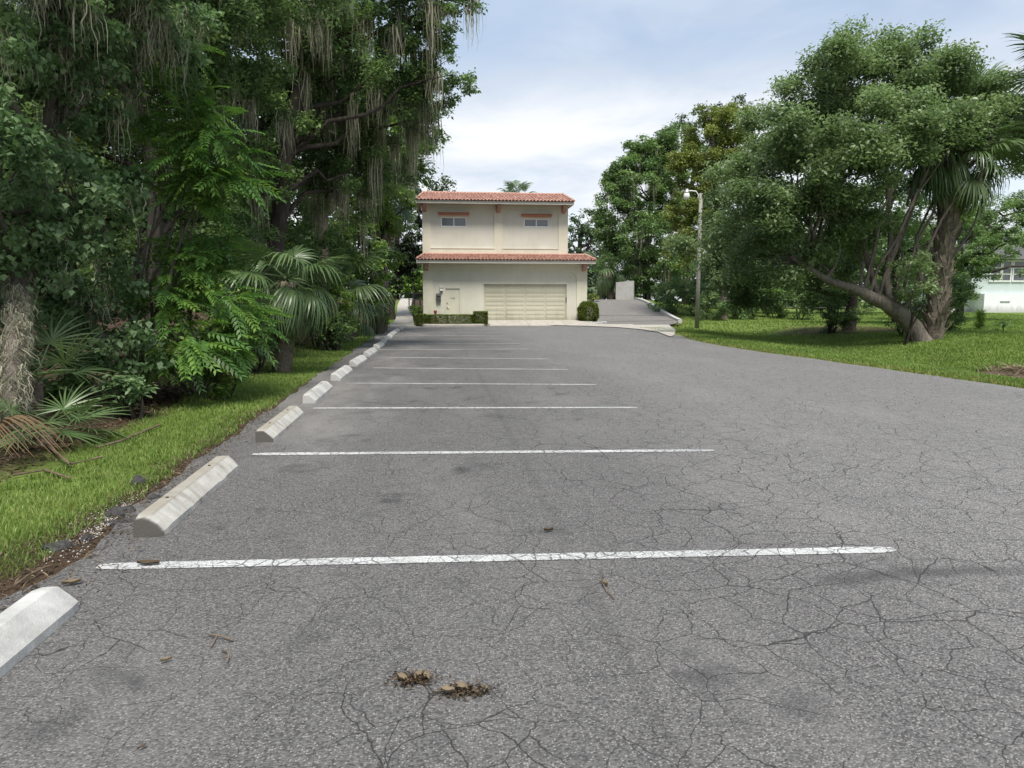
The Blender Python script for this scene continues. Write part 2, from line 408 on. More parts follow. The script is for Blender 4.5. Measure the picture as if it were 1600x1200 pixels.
def make_bark(name, lo, hi, sc=(14, 14, 2.2), strength=0.9):
    t = NT(name); co = t.scaled(sc); n = t.noise(1.0, 6, 0.7, co=co); p = t.noise(2.2, 3, 0.6)
    c = t.mix(t.map(n, 0.3, 0.72), lo, hi)
    c = t.mix(t.math('MULTIPLY', t.map(p, 0.5, 0.7), 0.45), c, tuple(v * 1.35 for v in hi))
    t.bump(n, strength, 0.04); return t.fin(c, 0.95, 0, 0.15)
M['bark_dark'] = make_bark('bark_dark', (0.018, 0.015, 0.013), (0.085, 0.072, 0.060))
M['bark_grey'] = make_bark('bark_grey', (0.055, 0.048, 0.040), (0.20, 0.175, 0.15))
M['bark_palm'] = make_bark('bark_palm', (0.05, 0.042, 0.035), (0.24, 0.20, 0.16), (8, 8, 18))
M['boot'] = make_bark('palm_boot', (0.075, 0.062, 0.05), (0.27, 0.235, 0.19), (20, 20, 4), 0.6)
M['twig'] = make_bark('twig_bark', (0.07, 0.052, 0.036), (0.22, 0.17, 0.12), (30, 30, 30), 0.4)

def make_leaf(name, dark, mid, light, transl=0.3, rough=0.5, spec=0.35, odd=None, obj=False):
    t = NT(name)
    v = t.attr('tint')
    if obj: v = t.math('ADD', t.math('MULTIPLY', t.rnd(), 0.6), t.math('MULTIPLY', t.noise(3.0, 2), 0.4))
    r = t.n.new('ShaderNodeValToRGB'); t.l.new(v, r.inputs[0])
    e = r.color_ramp.elements; e[0].position = 0.05; e[0].color = (*dark, 1); e[1].position = 0.95; e[1].color = (*light, 1)
    k = e.new(0.5); k.color = (*mid, 1)
    if odd: k = e.new(0.985); k.color = (*odd, 1)
    t.setv(t.p.inputs['Base Color'], r.outputs[0]); t.p.inputs['Roughness'].default_value = rough
    t.p.inputs['Specular IOR Level'].default_value = spec
    if transl:
        tr = t.n.new('ShaderNodeBsdfTranslucent'); hs = t.mix(1.0, r.outputs[0], (1.08, 1.22, 0.85), 'MULTIPLY')
        t.l.new(hs, tr.inputs[0]); mx = t.n.new('ShaderNodeMixShader'); mx.inputs[0].default_value = transl
        t.l.new(t.p.outputs[0], mx.inputs[1]); t.l.new(tr.outputs[0], mx.inputs[2]); t.l.new(mx.outputs[0], t.out.inputs[0])
    return t.m
M['leaf_camphor'] = make_leaf('leaf_camphor', (0.0972, 0.1458, 0.0648), (0.1836, 0.2538, 0.1188), (0.2916, 0.3726, 0.1944), 0.4, 0.42, 0.5)
M['leaf_oak'] = make_leaf('leaf_oak', (0.0688, 0.1149, 0.0512), (0.1475, 0.23, 0.087), (0.2706, 0.3793, 0.1408), 0.4, 0.45, 0.4)
M['leaf_deep'] = make_leaf('leaf_deep', (0.0632, 0.1062, 0.0517), (0.1381, 0.2124, 0.0859), (0.2445, 0.3319, 0.129), 0.4, 0.5, 0.35)
M['leaf_vine'] = make_leaf('leaf_vine', (0.0632, 0.1156, 0.0505), (0.1371, 0.2217, 0.101), (0.2739, 0.3663, 0.1893), 0.4, 0.5, 0.35, (0.26, 0.24, 0.05))
M['leaf_yellow'] = make_leaf('leaf_yellow', (0.115, 0.145, 0.040), (0.195, 0.235, 0.065), (0.30, 0.335, 0.10), 0.35)
M['leaf_bright'] = make_leaf('leaf_bright', (0.0656, 0.125, 0.0275), (0.1379, 0.2313, 0.0468), (0.2625, 0.375, 0.0757), 0.35, 0.42, 0.4)
M['leaf_compound'] = make_leaf('leaf_compound', (0.0562, 0.1313, 0.0325), (0.1063, 0.2188, 0.045), (0.2125, 0.35, 0.0625), 0.3, 0.4, 0.45, obj=True)
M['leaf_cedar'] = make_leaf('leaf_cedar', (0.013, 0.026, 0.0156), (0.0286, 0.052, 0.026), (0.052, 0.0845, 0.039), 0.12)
M['leaf_hedge'] = make_leaf('leaf_hedge', (0.0455, 0.078, 0.0144), (0.1105, 0.156, 0.0288), (0.247, 0.288, 0.06), 0.3)
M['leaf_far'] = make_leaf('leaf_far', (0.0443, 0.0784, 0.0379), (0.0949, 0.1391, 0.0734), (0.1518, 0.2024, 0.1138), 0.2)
M['frond'] = make_leaf('palm_frond', (0.0467, 0.0877, 0.0304), (0.0935, 0.152, 0.0561), (0.1636, 0.222, 0.1052), 0.2, 0.38, 0.5, obj=True)
M['frond_dead'] = make_leaf('palm_frond_dead', (0.10, 0.062, 0.036), (0.20, 0.135, 0.08), (0.32, 0.235, 0.15), 0.15, 0.8, 0.15, obj=True)
M['moss'] = make_leaf('spanish_moss', (0.1708, 0.1636, 0.1234), (0.3245, 0.3089, 0.2385), (0.5123, 0.4843, 0.3865), 0.3, 0.95, 0.05)
M['grass'] = make_leaf('grass_blade', (0.090, 0.142, 0.032), (0.165, 0.245, 0.055), (0.26, 0.35, 0.09), 0.35, 0.5, 0.3, (0.30, 0.26, 0.10))
M['dead_leaf'] = make_leaf('dead_leaf', (0.045, 0.032, 0.022), (0.110, 0.082, 0.055), (0.27, 0.215, 0.145), 0.1, 0.9, 0.1)

# ------------------------------------------------------------------ terrain
def height(x, y):
    up = 1.45 * smooth(42.5, 62, y)
    z = up * (1 - 0.80 * smooth(17, 27, x))
    if x > 8.5 and y > 8:
        swale = math.exp(-((x - 13.5 - 0.12 * max(0, y - 18)) / 2.6) ** 2) * smooth(8, 13, y) * (1 - smooth(36, 42, y))
        z -= 0.30 * swale * smooth(9.6, 11.5, x)
        z += 0.12 * smooth(15, 22, x) * (1 - smooth(40, 45, y))
    if x < -3.2: z += 0.10 * smooth(-3.2, -4.6, x) if False else 0.10 * (1 - smooth(-5.0, -3.2, x))
    z += 0.025 * mnoise.noise(Vector((x * 0.7, y * 0.7, 0))) * (1 if (x < -2.3 or x > 9) else 0)
    return z
def lot_mask(x, y):
    if y > 46: return 0.0
    return smooth(-2.75, -2.35, x) * (1 - smooth(9.0, 9.6, x) * smooth(8.5, 9.5, y + 0.0)) 
def ground_z(x, y):
    return height(x, y) - 0.02
def axis(vals):
    out = []
    for a, b, s in vals: out += list(np.arange(a, b, s))
    return np.array(out + [vals[-1][1]])
gx = axis([(-420, -60, 40), (-60, -14, 4), (-14, 14, 0.35), (14, 30, 0.7), (30, 60, 2.5), (60, 420, 40)])
gy = axis([(-200, -20, 30), (-20, 0, 2), (0, 42, 0.5), (42, 70, 1.2), (70, 130, 6), (130, 900, 60)])
GX, GY = np.meshgrid(gx, gy)
GZ = np.empty_like(GX)
for i in range(GX.shape[0]):
    for j in range(GX.shape[1]):
        x, y = GX[i, j], GY[i, j]
        z = ground_z(x, y)
        if -1.9 < x < 12.5 and y < 41.5: z -= 0.10 * (1 - smooth(8.6, 9.6, x) * smooth(9, 12, y)) if x < 12.5 else 0
        if -1.4 < x < 16.5 and y >= 39: z -= 0.22
        GZ[i, j] = z
nx, ny = len(gx), len(gy)
idx = np.arange(nx * ny).reshape(ny, nx)
Fg = np.stack([idx[:-1, :-1], idx[:-1, 1:], idx[1:, 1:], idx[1:, :-1]], -1).reshape(-1, 4)
ground = link('ground', mesh_np('ground', np.stack([GX, GY, GZ], -1).reshape(-1, 3), Fg, smooth_shade=True), M['ground'])
tag(ground, 'grassy ground with dark leaf litter under the trees', kind='structure')

# ------------------------------------------------------------------ asphalt lot
def wob(p, a, s, k=0):
    return a * mnoise.noise(Vector((p[0] * s, p[1] * s, 3.7 + k)))
def densify(pts, step):
    out = []
    for (a, b) in zip(pts[:-1], pts[1:]):
        n = max(1, int(math.dist(a, b) / step))
        out += [(a[0] + (b[0] - a[0]) * i / n, a[1] + (b[1] - a[1]) * i / n) for i in range(n)]
    return out + [pts[-1]]
left_edge = [(-2.3, -14)] + [(-2.3, 2.0)] + [tuple(G(*p)[:2]) for p in ((88, 900), (215, 790), (315, 715), (405, 652), (475, 602), (535, 560), (580, 529), (606, 513))] + [(-2.75, 39.2)]
left_edge = [(x + wob((x, y), 0.09, 1.6) + wob((x, y), 0.05, 5), y) for x, y in densify(left_edge, 0.14)]
right_edge = [tuple(G(*p)[:2]) for p in ((1052, 521), (1075, 529), (1110, 537), (1170, 547), (1260, 559), (1400, 579), (1500, 593), (1640, 612))] + [(13.0, 8.6), (40, 4.5)]
right_edge = [(x + wob((x, y), 0.10, 0.9), y + wob((x, y), 0.16, 2.2, 5)) for x, y in densify(right_edge, 0.25)]
far = [(-2.75, 39.25), (-1.2, 39.25), (-1.0, 40.2), (2.9, 40.2), (9.0, 40.2), (12.3, 38.2)]
outline = left_edge + far + right_edge + [(40, -14)]
V2, F2 = fill_poly(outline, [])
mb = MB(); mb.add([(x, y, 0.0) for x, y, _ in V2], F2)
n = len(outline)
mb.add([(x, y, 0.0) for x, y in outline] + [(x + (-0.03 if x < 0 else 0.02), y, -0.16) for x, y in outline], [(i, (i + 1) % n, (i + 1) % n + n, i + n) for i in range(n)])
lot = mb.build('parking_lot', M['asphalt'])
for p_ in lot.data.polygons:
    if p_.normal.z < -0.5: p_.flip()
tag(lot, 'cracked grey asphalt parking lot', kind='structure')

# painted bay lines (parts of the lot), each with its own ragged outline
line_px = [((152, 886), (1397, 859)), ((395, 710), (1116, 704)), ((489, 638), (996, 637)), ((541, 599), (932, 601)), ((581, 575), (887, 577.5)),
           ((603, 558.5), (857, 561))]
def add_line(a, b, w=0.105, k=0):
    a = Vector(a); b = Vector(b); d = (b - a).normalized(); nrm = Vector((-d.y, d.x))
    L = (b - a).length; m = max(8, int(L / 0.09))
    V_ = []
    for i in range(m + 1):
        s_ = L * i / m; c_ = a + d * s_
        taper = min(1, s_ / 0.10 * 0.4 + 0.6, (L - s_) / 0.06 * 0.5 + 0.6)
        e1 = 0.008 * mnoise.noise(Vector((s_ * 9, k, 1.0))); e2 = 0.008 * mnoise.noise(Vector((s_ * 9, k, 9.0)))
        q = c_ + nrm * (w / 2 * taper + e1); r_ = c_ - nrm * (w / 2 * taper + e2)
        V_ += [(q.x, q.y, 0.004), (r_.x, r_.y, 0.004)]
    F_ = [(2 * i, 2 * i + 1, 2 * i + 3, 2 * i + 2) for i in range(m)]
    link('painted_line', mesh_np('painted_line', V_, F_), M['paint'], lot)
for k, (a, b) in enumerate(line_px):
    add_line(G(*a)[:2], G(*b)[:2], 0.105 if k else 0.10, k)
y6 = G(*line_px[5][0])[1]
for k in range(1, 8):                       # the rest of the row keeps the same 2.74 m pitch
    yy = y6 + 2.74 * k
    add_line((-1.95 - 0.02 * k, yy), (2.55 + 0.02 * k, yy - 0.06), 0.105, 20 + k)

# ------------------------------------------------------------------ concrete: apron, gutter, ramp, sidewalk
def sheet(name, mat, poly, zf, parent=None, thick=0.0, step=None):
    V_, F_ = fill_poly(poly, [])
    mb_ = MB(); mb_.add([(x, y, zf(x, y)) for x, y, _ in V_], F_)
    if thick:
        n_ = len(poly)
        mb_.add([(x, y, zf(x, y)) for x, y in poly] + [(x, y, zf(x, y) - thick) for x, y in poly], [(i, (i + 1) % n_, (i + 1) % n_ + n_, i + n_) for i in range(n_)])
    o = mb_.build(name, mat, parent)
    for p_ in o.data.polygons:
        if p_.normal.z < -0.5: p_.flip()
    return o
BY = 42.0; FLOOR = 0.25
def apron_z(x, y): return 0.006 + 0.244 * smooth(39.4, 41.9, y)
apron = tag(empty('concrete_apron', (0, 0, 0)), 'pale concrete apron sloping up to the garage door', kind='structure')
xs = [2.75, 5.0, 7.1, 8.9]
for i in range(3):
    x0, x1 = xs[i] + 0.008, xs[i + 1] - 0.008
    V_ = []; ys_ = [39.5 + wob((x0, 0), 0.25, 0.5), 40.2, 40.8, 41.4, 41.98]
    for y in ys_: V_ += [(x0, y, apron_z(x0, y)), (x1, y, apron_z(x1, y))]
    F_ = [(2 * j, 2 * j + 1, 2 * j + 3, 2 * j + 2) for j in range(4)]
    mbx = MB(); mbx.add(V_, F_); mbx.add([(x0, ys_[0], apron_z(x0, ys_[0])), (x1, ys_[0], apron_z(x1, ys_[0])), (x1, ys_[0], -.1), (x0, ys_[0], -.1)], [(0, 3, 2, 1)])
    mbx.build('slab', M['concrete_flat'], apron)
def ramp_z(x, y): return max(-0.03, 1.45 * smooth(41.0, 62.5, y)) + 0.03
ramp = empty('driveway_ramp'); tag(ramp, 'asphalt driveway ramp rising beside the building', kind='structure')
M['chunk0'] = mat_simple('tar', (0.05, 0.05, 0.05), .8, .3, 9, .2)
rl = [(9.0, 40.2), (9.25, 41.5), (9.4, 44), (9.4, 52), (11.0, 56), (11.5, 62), (11.5, 80)]
rr_ = [(12.3, 38.3), (13.6, 40.5), (14.9, 43.5), (15.4, 47), (16.3, 54), (17.2, 62.3), (17.2, 80)]
rl, rr_ = densify(rl, 1.0), densify(rr_, 1.0)
def resample(pts, m):
    P = np.array(pts); s_ = np.r_[0, np.cumsum(np.linalg.norm(np.diff(P, axis=0), axis=1))]
    u = np.linspace(0, s_[-1], m); return np.stack([np.interp(u, s_, P[:, 0]), np.interp(u, s_, P[:, 1])], -1)
A_, B_ = resample(rl, 60), resample(rr_, 60); V_ = []; F_ = []
for i in range(60):
    for j in range(7):
        q = A_[i] + (B_[i] - A_[i]) * j / 6; V_.append((q[0], q[1], ramp_z(*q)))
for i in range(59):
    for j in range(6): F_.append((i * 7 + j, i * 7 + j + 1, i * 7 + j + 8, i * 7 + j + 7))
link('ramp_surface', mesh_np('ramp_surface', V_, F_, smooth_shade=True), M['asphalt_ramp'], ramp)
# concrete strip and an asphalt patch where the ramp meets the lot
gut_px = [(770, 507.6), (850, 508.6), (920, 510.2), (965, 512.2), (1002, 515.5), (1030, 520), (1048, 527), (1053, 525), (1058, 517)]
gut_pts = [tuple(G(*p)[:2]) for p in gut_px] + [(12.9, 39.2), (13.2, 40.6), (11.2, 40.5), (9.05, 40.7), (8.95, 40.2), (4.0, 40.1)]
gut = sheet('gutter_strip', M['concrete_flat'], [(x + (wob((x, y), .12, .8) if y < 39 else 0), y + (wob((x, y), .2, .7, 2) if y < 39 else 0)) for x, y in gut_pts], lambda x, y: max(0.005, ramp_z(x, y) + 0.005), ramp, 0.004)
sheet('asphalt_patch', M['asphalt'], [(10.9, 39.6), (13.1, 39.7), (13.7, 41.2), (11.5, 41.1)], lambda x, y: max(0.012, ramp_z(x, y) + 0.014), ramp, 0.012)
for ya, yb, w_ in ((43.4, 44.3, .10), (48.0, 47.6, .08)):
    xa, xb = 9.5, 14.8 + (ya - 43.4) * .12
    V_ = []
    for i in range(25):
        f = i / 24; xx = xa + (xb - xa) * f; yy = ya + (yb - ya) * f + wob((xx, ya), .25, .6)
        for sgn in (1, -1): V_.append((xx, yy + sgn * (w_ + wob((xx, ya), .04, 3)), ramp_z(xx, yy + sgn * w_) + .006))
    link('tar_joint', mesh_np('tar_joint', V_, [(2 * i, 2 * i + 1, 2 * i + 3, 2 * i + 2) for i in range(24)]), M['chunk0'], ramp)
cp = [p for p in resample(rr_, 60) if 42.8 < p[1] < 62.2]
def curb_mesh(pts, w, h, zf):
    m_ = MB(); prof = [(-w / 2, -0.15), (-w / 2, h - 0.02), (-w / 2 + 0.02, h), (w / 2 - 0.03, h), (w / 2, h - 0.03), (w / 2, -0.15)]
    P = np.array(pts); T = np.gradient(P, axis=0); T /= np.linalg.norm(T, axis=1, keepdims=True); N_ = np.stack([T[:, 1], -T[:, 0]], -1)
    V_ = []
    for p, n_ in zip(P, N_):
        z = zf(*p)
        V_ += [(p[0] + n_[0] * a, p[1] + n_[1] * a, z + b) for a, b in prof]
    k = len(prof); F_ = [(i * k + j, i * k + (j + 1) % k, (i + 1) * k + (j + 1) % k, (i + 1) * k + j) for i in range(len(P) - 1) for j in range(k)]
    F_ += [tuple(range(k)), tuple(range((len(P) - 1) * k + k - 1, (len(P) - 1) * k - 1, -1))]
    return m_.add(V_, F_)
curb_mesh([(p[0] + 0.12, p[1]) for p in cp], 0.26, 0.16, ramp_z).build('ramp_curb', M['concrete_new'], ramp)

walk = tag(empty('sidewalk'), 'pale concrete sidewalk leading past the building', kind='structure')
wl_ = [(-2.9, 39.2), (-2.75, 42), (-2.85, 47), (-3.15, 54), (-3.3, 66)]; wr_ = [(-1.32, 39.2), (-1.45, 42), (-1.75, 47), (-2.15, 54), (-2.35, 66)]
A_, B_ = resample(wl_, 19), resample(wr_, 19)
for i in range(18):
    mbx = MB(); a0, b0 = A_[i], B_[i]; a1 = A_[i] + (A_[i + 1] - A_[i]) * 0.985; b1 = B_[i] + (B_[i + 1] - B_[i]) * 0.985
    zz = [max(0.02, height(*p) + 0.05) + (0.012 if i == 0 else 0.06) for p in (a0, b0, b1, a1)]
    mbx.add([(*p, z) for p, z in zip((a0, b0, b1, a1), zz)] + [(*p, z - 0.25) for p, z in zip((a0, b0, b1, a1), zz)], [(0, 1, 2, 3), (7, 6, 5, 4), (0, 4, 5, 1), (1, 5, 6, 2), (2, 6, 7, 3), (3, 7, 4, 0)])
    mbx.build('slab', M['concrete_flat'], walk)

# planter curbs
pc = tag(curb_mesh(resample([(-1.05, 41.4), (-1.05, 39.6), (-0.8, 39.05), (-0.3, 38.9), (1.8, 38.85), (2.3, 39.0), (2.65, 39.5), (2.75, 40.2), (2.78, 41.6)], 40), 0.16, 0.13, lambda x, y: 0.0).build('planter_curb', M['concrete_flat']),
         'low concrete curb round the clipped hedges by the door', 'curb')
pc2 = tag(curb_mesh(resample([(8.3, 40.9), (8.8, 40.6), (9.4, 40.75), (9.75, 41.3), (9.7, 42.2), (9.3, 42.8)], 24), 0.18, 0.15, lambda x, y: 0.02).build('planter_curb', M['concrete_new']),
          'rounded concrete curb round the bush at the building corner', 'curb')
bed = sheet('planting_bed', M['ground'], [(-0.98, 41.9), (-0.98, 39.6), (-0.3, 39.0), (1.8, 38.95), (2.6, 39.6), (2.7, 41.9)], lambda x, y: 0.07)
tag(bed, 'soil bed under the clipped hedges', kind='structure')

# ------------------------------------------------------------------ wheel stops
def wheel_stop(x, y0, L, seed, worn, rz=0.0):
    r = random.Random(seed)
    prof = [(-.095, 0), (-.090, .092), (-.076, .117), (-.035, .119), (.000, .118), (.050, .075), (.092, .034), (.095, 0)]
    m_ = 26; k = len(prof); V_ = []
    for i in range(m_ + 1):
        s_ = L * i / m_; e = min(s_, L - s_); sh = 1 - 0.10 * max(0, 1 - e / 0.035)
        for j, (a, b) in enumerate(prof):
            am = 0.0030 if worn else 0.002
            q = Vector((a * 14 + seed * 3.1, s_ * 7, b * 14))
            dn = am * mnoise.noise(q) + am * 0.7 * mnoise.noise(q * 2.7)
            chip = -0.022 * max(0, mnoise.noise(q * 0.9 + Vector((5, 5, 5))) - 0.35) * (2.0 if worn else 0.5) if j in (2, 4, 5, 6) else 0
            V_.append((a * sh + dn, s_ + (dn if i in (0, m_) else 0), max(0, b * sh + dn * 0.8 + chip) if b > 0 else -0.004))
    F_ = [(i * k + j, i * k + j + 1, (i + 1) * k + j + 1, (i + 1) * k + j) for i in range(m_) for j in range(k - 1)]
    F_ += [tuple(range(k - 1, -1, -1)), tuple(range(m_ * k, m_ * k + k))]
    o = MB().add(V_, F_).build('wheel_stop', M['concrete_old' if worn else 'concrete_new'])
    o.location = (x, y0, 0.005); o.rotation_euler = (0, 0, rz)
    if y0 < 12:
        for s_ in (0.42, L - 0.42):
            pin = MB().tube([(-.03, s_, 0.108), (-.03, s_, 0.126)], 0.011, 8).build('steel_pin', M['brass'], o)
    return o
stop_near = [((-50, 1080), 1.25), ((258, 838), 1.72), ((436, 690), 1.72)]
words = ['nearest concrete wheel stop, cut off by the left photo edge', 'weathered stained wheel stop just beyond the nearest painted line, second from camera',
         'grey weathered wheel stop, third from the camera, beside the second painted line', 'whitish wheel stop, fourth from the camera',
         'whitish wheel stop, fifth from the camera along the row', 'whitish wheel stop, sixth from the camera along the row', 'small whitish wheel stop, seventh from the camera in the row',
         'whitish wheel stop, eighth from the camera, sixth from the sidewalk', 'whitish wheel stop, ninth from the camera, fifth from the sidewalk', 'whitish wheel stop, tenth from the camera, fourth from the sidewalk',
         'whitish wheel stop, third from the sidewalk at the far end', 'whitish wheel stop, last but one before the sidewalk', 'farthest wheel stop, right beside the sidewalk start']
stops = []
p1 = G(128, 951); p2 = G(258, 838); p3 = G(428, 691)
spec = [(p1.x - .097, p1.y - 1.80, 1.80, False, 0.0), (p2.x - .097, p2.y, 1.76, True, R(1.0)), (p3.x - .097, p3.y, 1.76, True, R(0.5))]
p4 = G(497, 629.5)
for k in range(10): spec.append((p4.x - .097 - 0.016 * k + random.uniform(-.05, .05), p4.y + 2.745 * k + random.uniform(-.08, .08), 1.74, False, R(random.uniform(-1.5, 1.5))))
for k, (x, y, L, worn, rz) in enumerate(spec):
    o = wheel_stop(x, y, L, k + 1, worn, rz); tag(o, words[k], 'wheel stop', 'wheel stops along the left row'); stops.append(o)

# ------------------------------------------------------------------ the building
XL = D(661, 450, BY).x; XR = D(917, 450, BY).x; XU = D(887, 360, BY + .5).x
EY1 = BY - 0.75; EY2 = BY - 0.3
z_f1b, z_f1t = D(790, 411.5, EY1).z, D(790, 406.5, EY1).z
z_r1 = D(790, 398.5, BY + 0.5).z
z_f2b, z_f2t = D(775, 318.5, EY2).z, D(775, 314, EY2).z
z_r2 = D(775, 303.0, BY + 1.3).z
UY = BY + 0.5
bld = tag(empty('stucco_building', (0, 0, 0)), 'two storey cream stucco building with red tile roofs and garage door', 'building')
def wallpiece(name, x0, x1, z0, z1, y0, y1, openings, mat):
    xs_ = sorted({x0, x1, *[v for o in openings for v in o[:2]]}); zs_ = sorted({z0, z1, *[v for o in openings for v in o[2:]]})
    m_ = MB()
    for a, b in zip(xs_[:-1], xs_[1:]):
        for c, d in zip(zs_[:-1], zs_[1:]):
            if any(o[0] <= a and b <= o[1] and o[2] <= c and d <= o[3] for o in openings): continue
            m_.box(a, b, y0, y1, c, d)
    return m_.build(name, mat, bld)
gx0, gx1 = D(755.5, 470, BY).x, D(885.5, 470, BY).x; gz1 = D(820, 444, BY).z
dx0, dx1 = D(695.5, 470, BY).x, D(719, 470, BY).x; dz1 = D(707, 450.5, BY).z; dz0 = dz1 - 2.04
wz = [D(710, 339, UY).z, D(710, 354.5, UY).z]
wins = [(D(689, 346, UY).x, D(729, 346, UY).x, wz[1], wz[0]), (D(818.5, 346, UY).x, D(857.5, 346, UY).x, D(838, 355, UY).z, D(838, 341.5, UY).z)]
wallpiece('wall', XL, XR, -0.1, z_f1t + 0.1, BY, BY + 0.25, [(gx0, gx1, FLOOR, gz1), (dx0, dx1, dz0, dz1)], M['stucco_panel'])
wallpiece('upper_wall', XL + .003, XU, z_f1t + 0.0, z_f2t + .15, UY, UY + 0.25, wins, M['stucco_panel'])
m_ = MB(); m_.box(XL, XL + .2, BY + .252, BY + 10, -.1, z_f1t + .1); m_.box(XR - .2, XR, BY + .252, BY + 10, -.1, z_f1t + .1); m_.box(XL + .2, XR - .2, BY + 9.8, BY + 10, -.1, z_f1t + .1)
m_.build('side_wall', M['stucco_frame'], bld)
m_ = MB(); m_.box(XL + .003, XL + .2, UY + .252, BY + 9.9, z_f1t, z_f2t + .15); m_.box(XU - .2, XU, UY + .252, BY + 9.9, z_f1t, z_f2t + .15); m_.box(XL + .2, XU - .2, BY + 9.7, BY + 9.9, z_f1t + .11, z_f2t + .15)
m_.build('upper_side_wall', M['stucco_frame'], bld)
m_ = MB(); m_.box(XL + .25, XR - .25, BY + .3, BY + 9.7, z_f1t - .05, z_f1t + .06); m_.build('floor_deck', M['soffit'], bld)
m_ = MB(); m_.box(XL + .01, XU - .01, UY + .26, BY + 9.6, z_f2t + .1, z_f2t + .2); m_.build('flat_roof', M['fascia'], bld)
# dark interior lining behind the door leafs so no light leaks through
def rounded_panel(x0, x1, z0, z1, r):
    pts = [(x0, z0), (x1, z0)]
    for k in range(9): a = math.pi / 2 * k / 8; pts.append((x1 - r + r * math.cos(a), z1 - r + r * math.sin(a)))
    for k in range(9): a = math.pi / 2 * (1 + k / 8); pts.append((x0 + r + r * math.cos(a), z1 - r + r * math.sin(a)))
    return pts
def plate(name, outer, holes, yf, th, mat, parent=bld):
    V_, F_ = fill_poly(outer, holes); n_ = len(V_); m_ = MB()
    m_.add([(x, yf, z) for x, z, _ in V_], F_)
    for loop in [outer] + holes:
        k = len(loop); m_.add([(x, yf, z) for x, z in loop] + [(x, yf + th, z) for x, z in loop], [(i, (i + 1) % k, (i + 1) % k + k, i + k) for i in range(k)])
    o = m_.build(name, mat, parent)
    return o
hx = lambda px, Y=UY: D(px, 360, Y).x
hz = lambda py, Y=UY: D(720, py, Y).z
plate('arch_frame', [(XL - .004, z_r1 - .25), (XU + .004, z_r1 - .25), (XU + .004, z_f2t + .02), (XL - .004, z_f2t + .02)],
      [rounded_panel(hx(673), hx(772), hz(387.5), hz(324.5), .48), rounded_panel(hx(785.5), hx(872.5), hz(388), hz(325.5), .48)], UY - 0.06, 0.058, M['stucco_frame'])
for a, b in ((672.4, 772.6), (785, 873)):
    MB().box(hx(a), hx(b), UY - .085, UY - .062, hz(388.6), hz(387.4)).build('panel_sill', M['stucco_frame'], bld)
lx = lambda px: D(px, 450, BY).x
arch = rounded_panel(lx(676), lx(901), -0.1, D(790, 423, BY).z, .62)
lower = [(XL - .004, -0.1), (lx(676), -0.1)] + arch[2:][::-1] + [(lx(901), -0.1), (XR + .004, -0.1), (XR + .004, z_f1t), (XL - .004, z_f1t)]
plate('arch_frame', lower, [], BY - 0.06, 0.058, M['stucco_frame'])
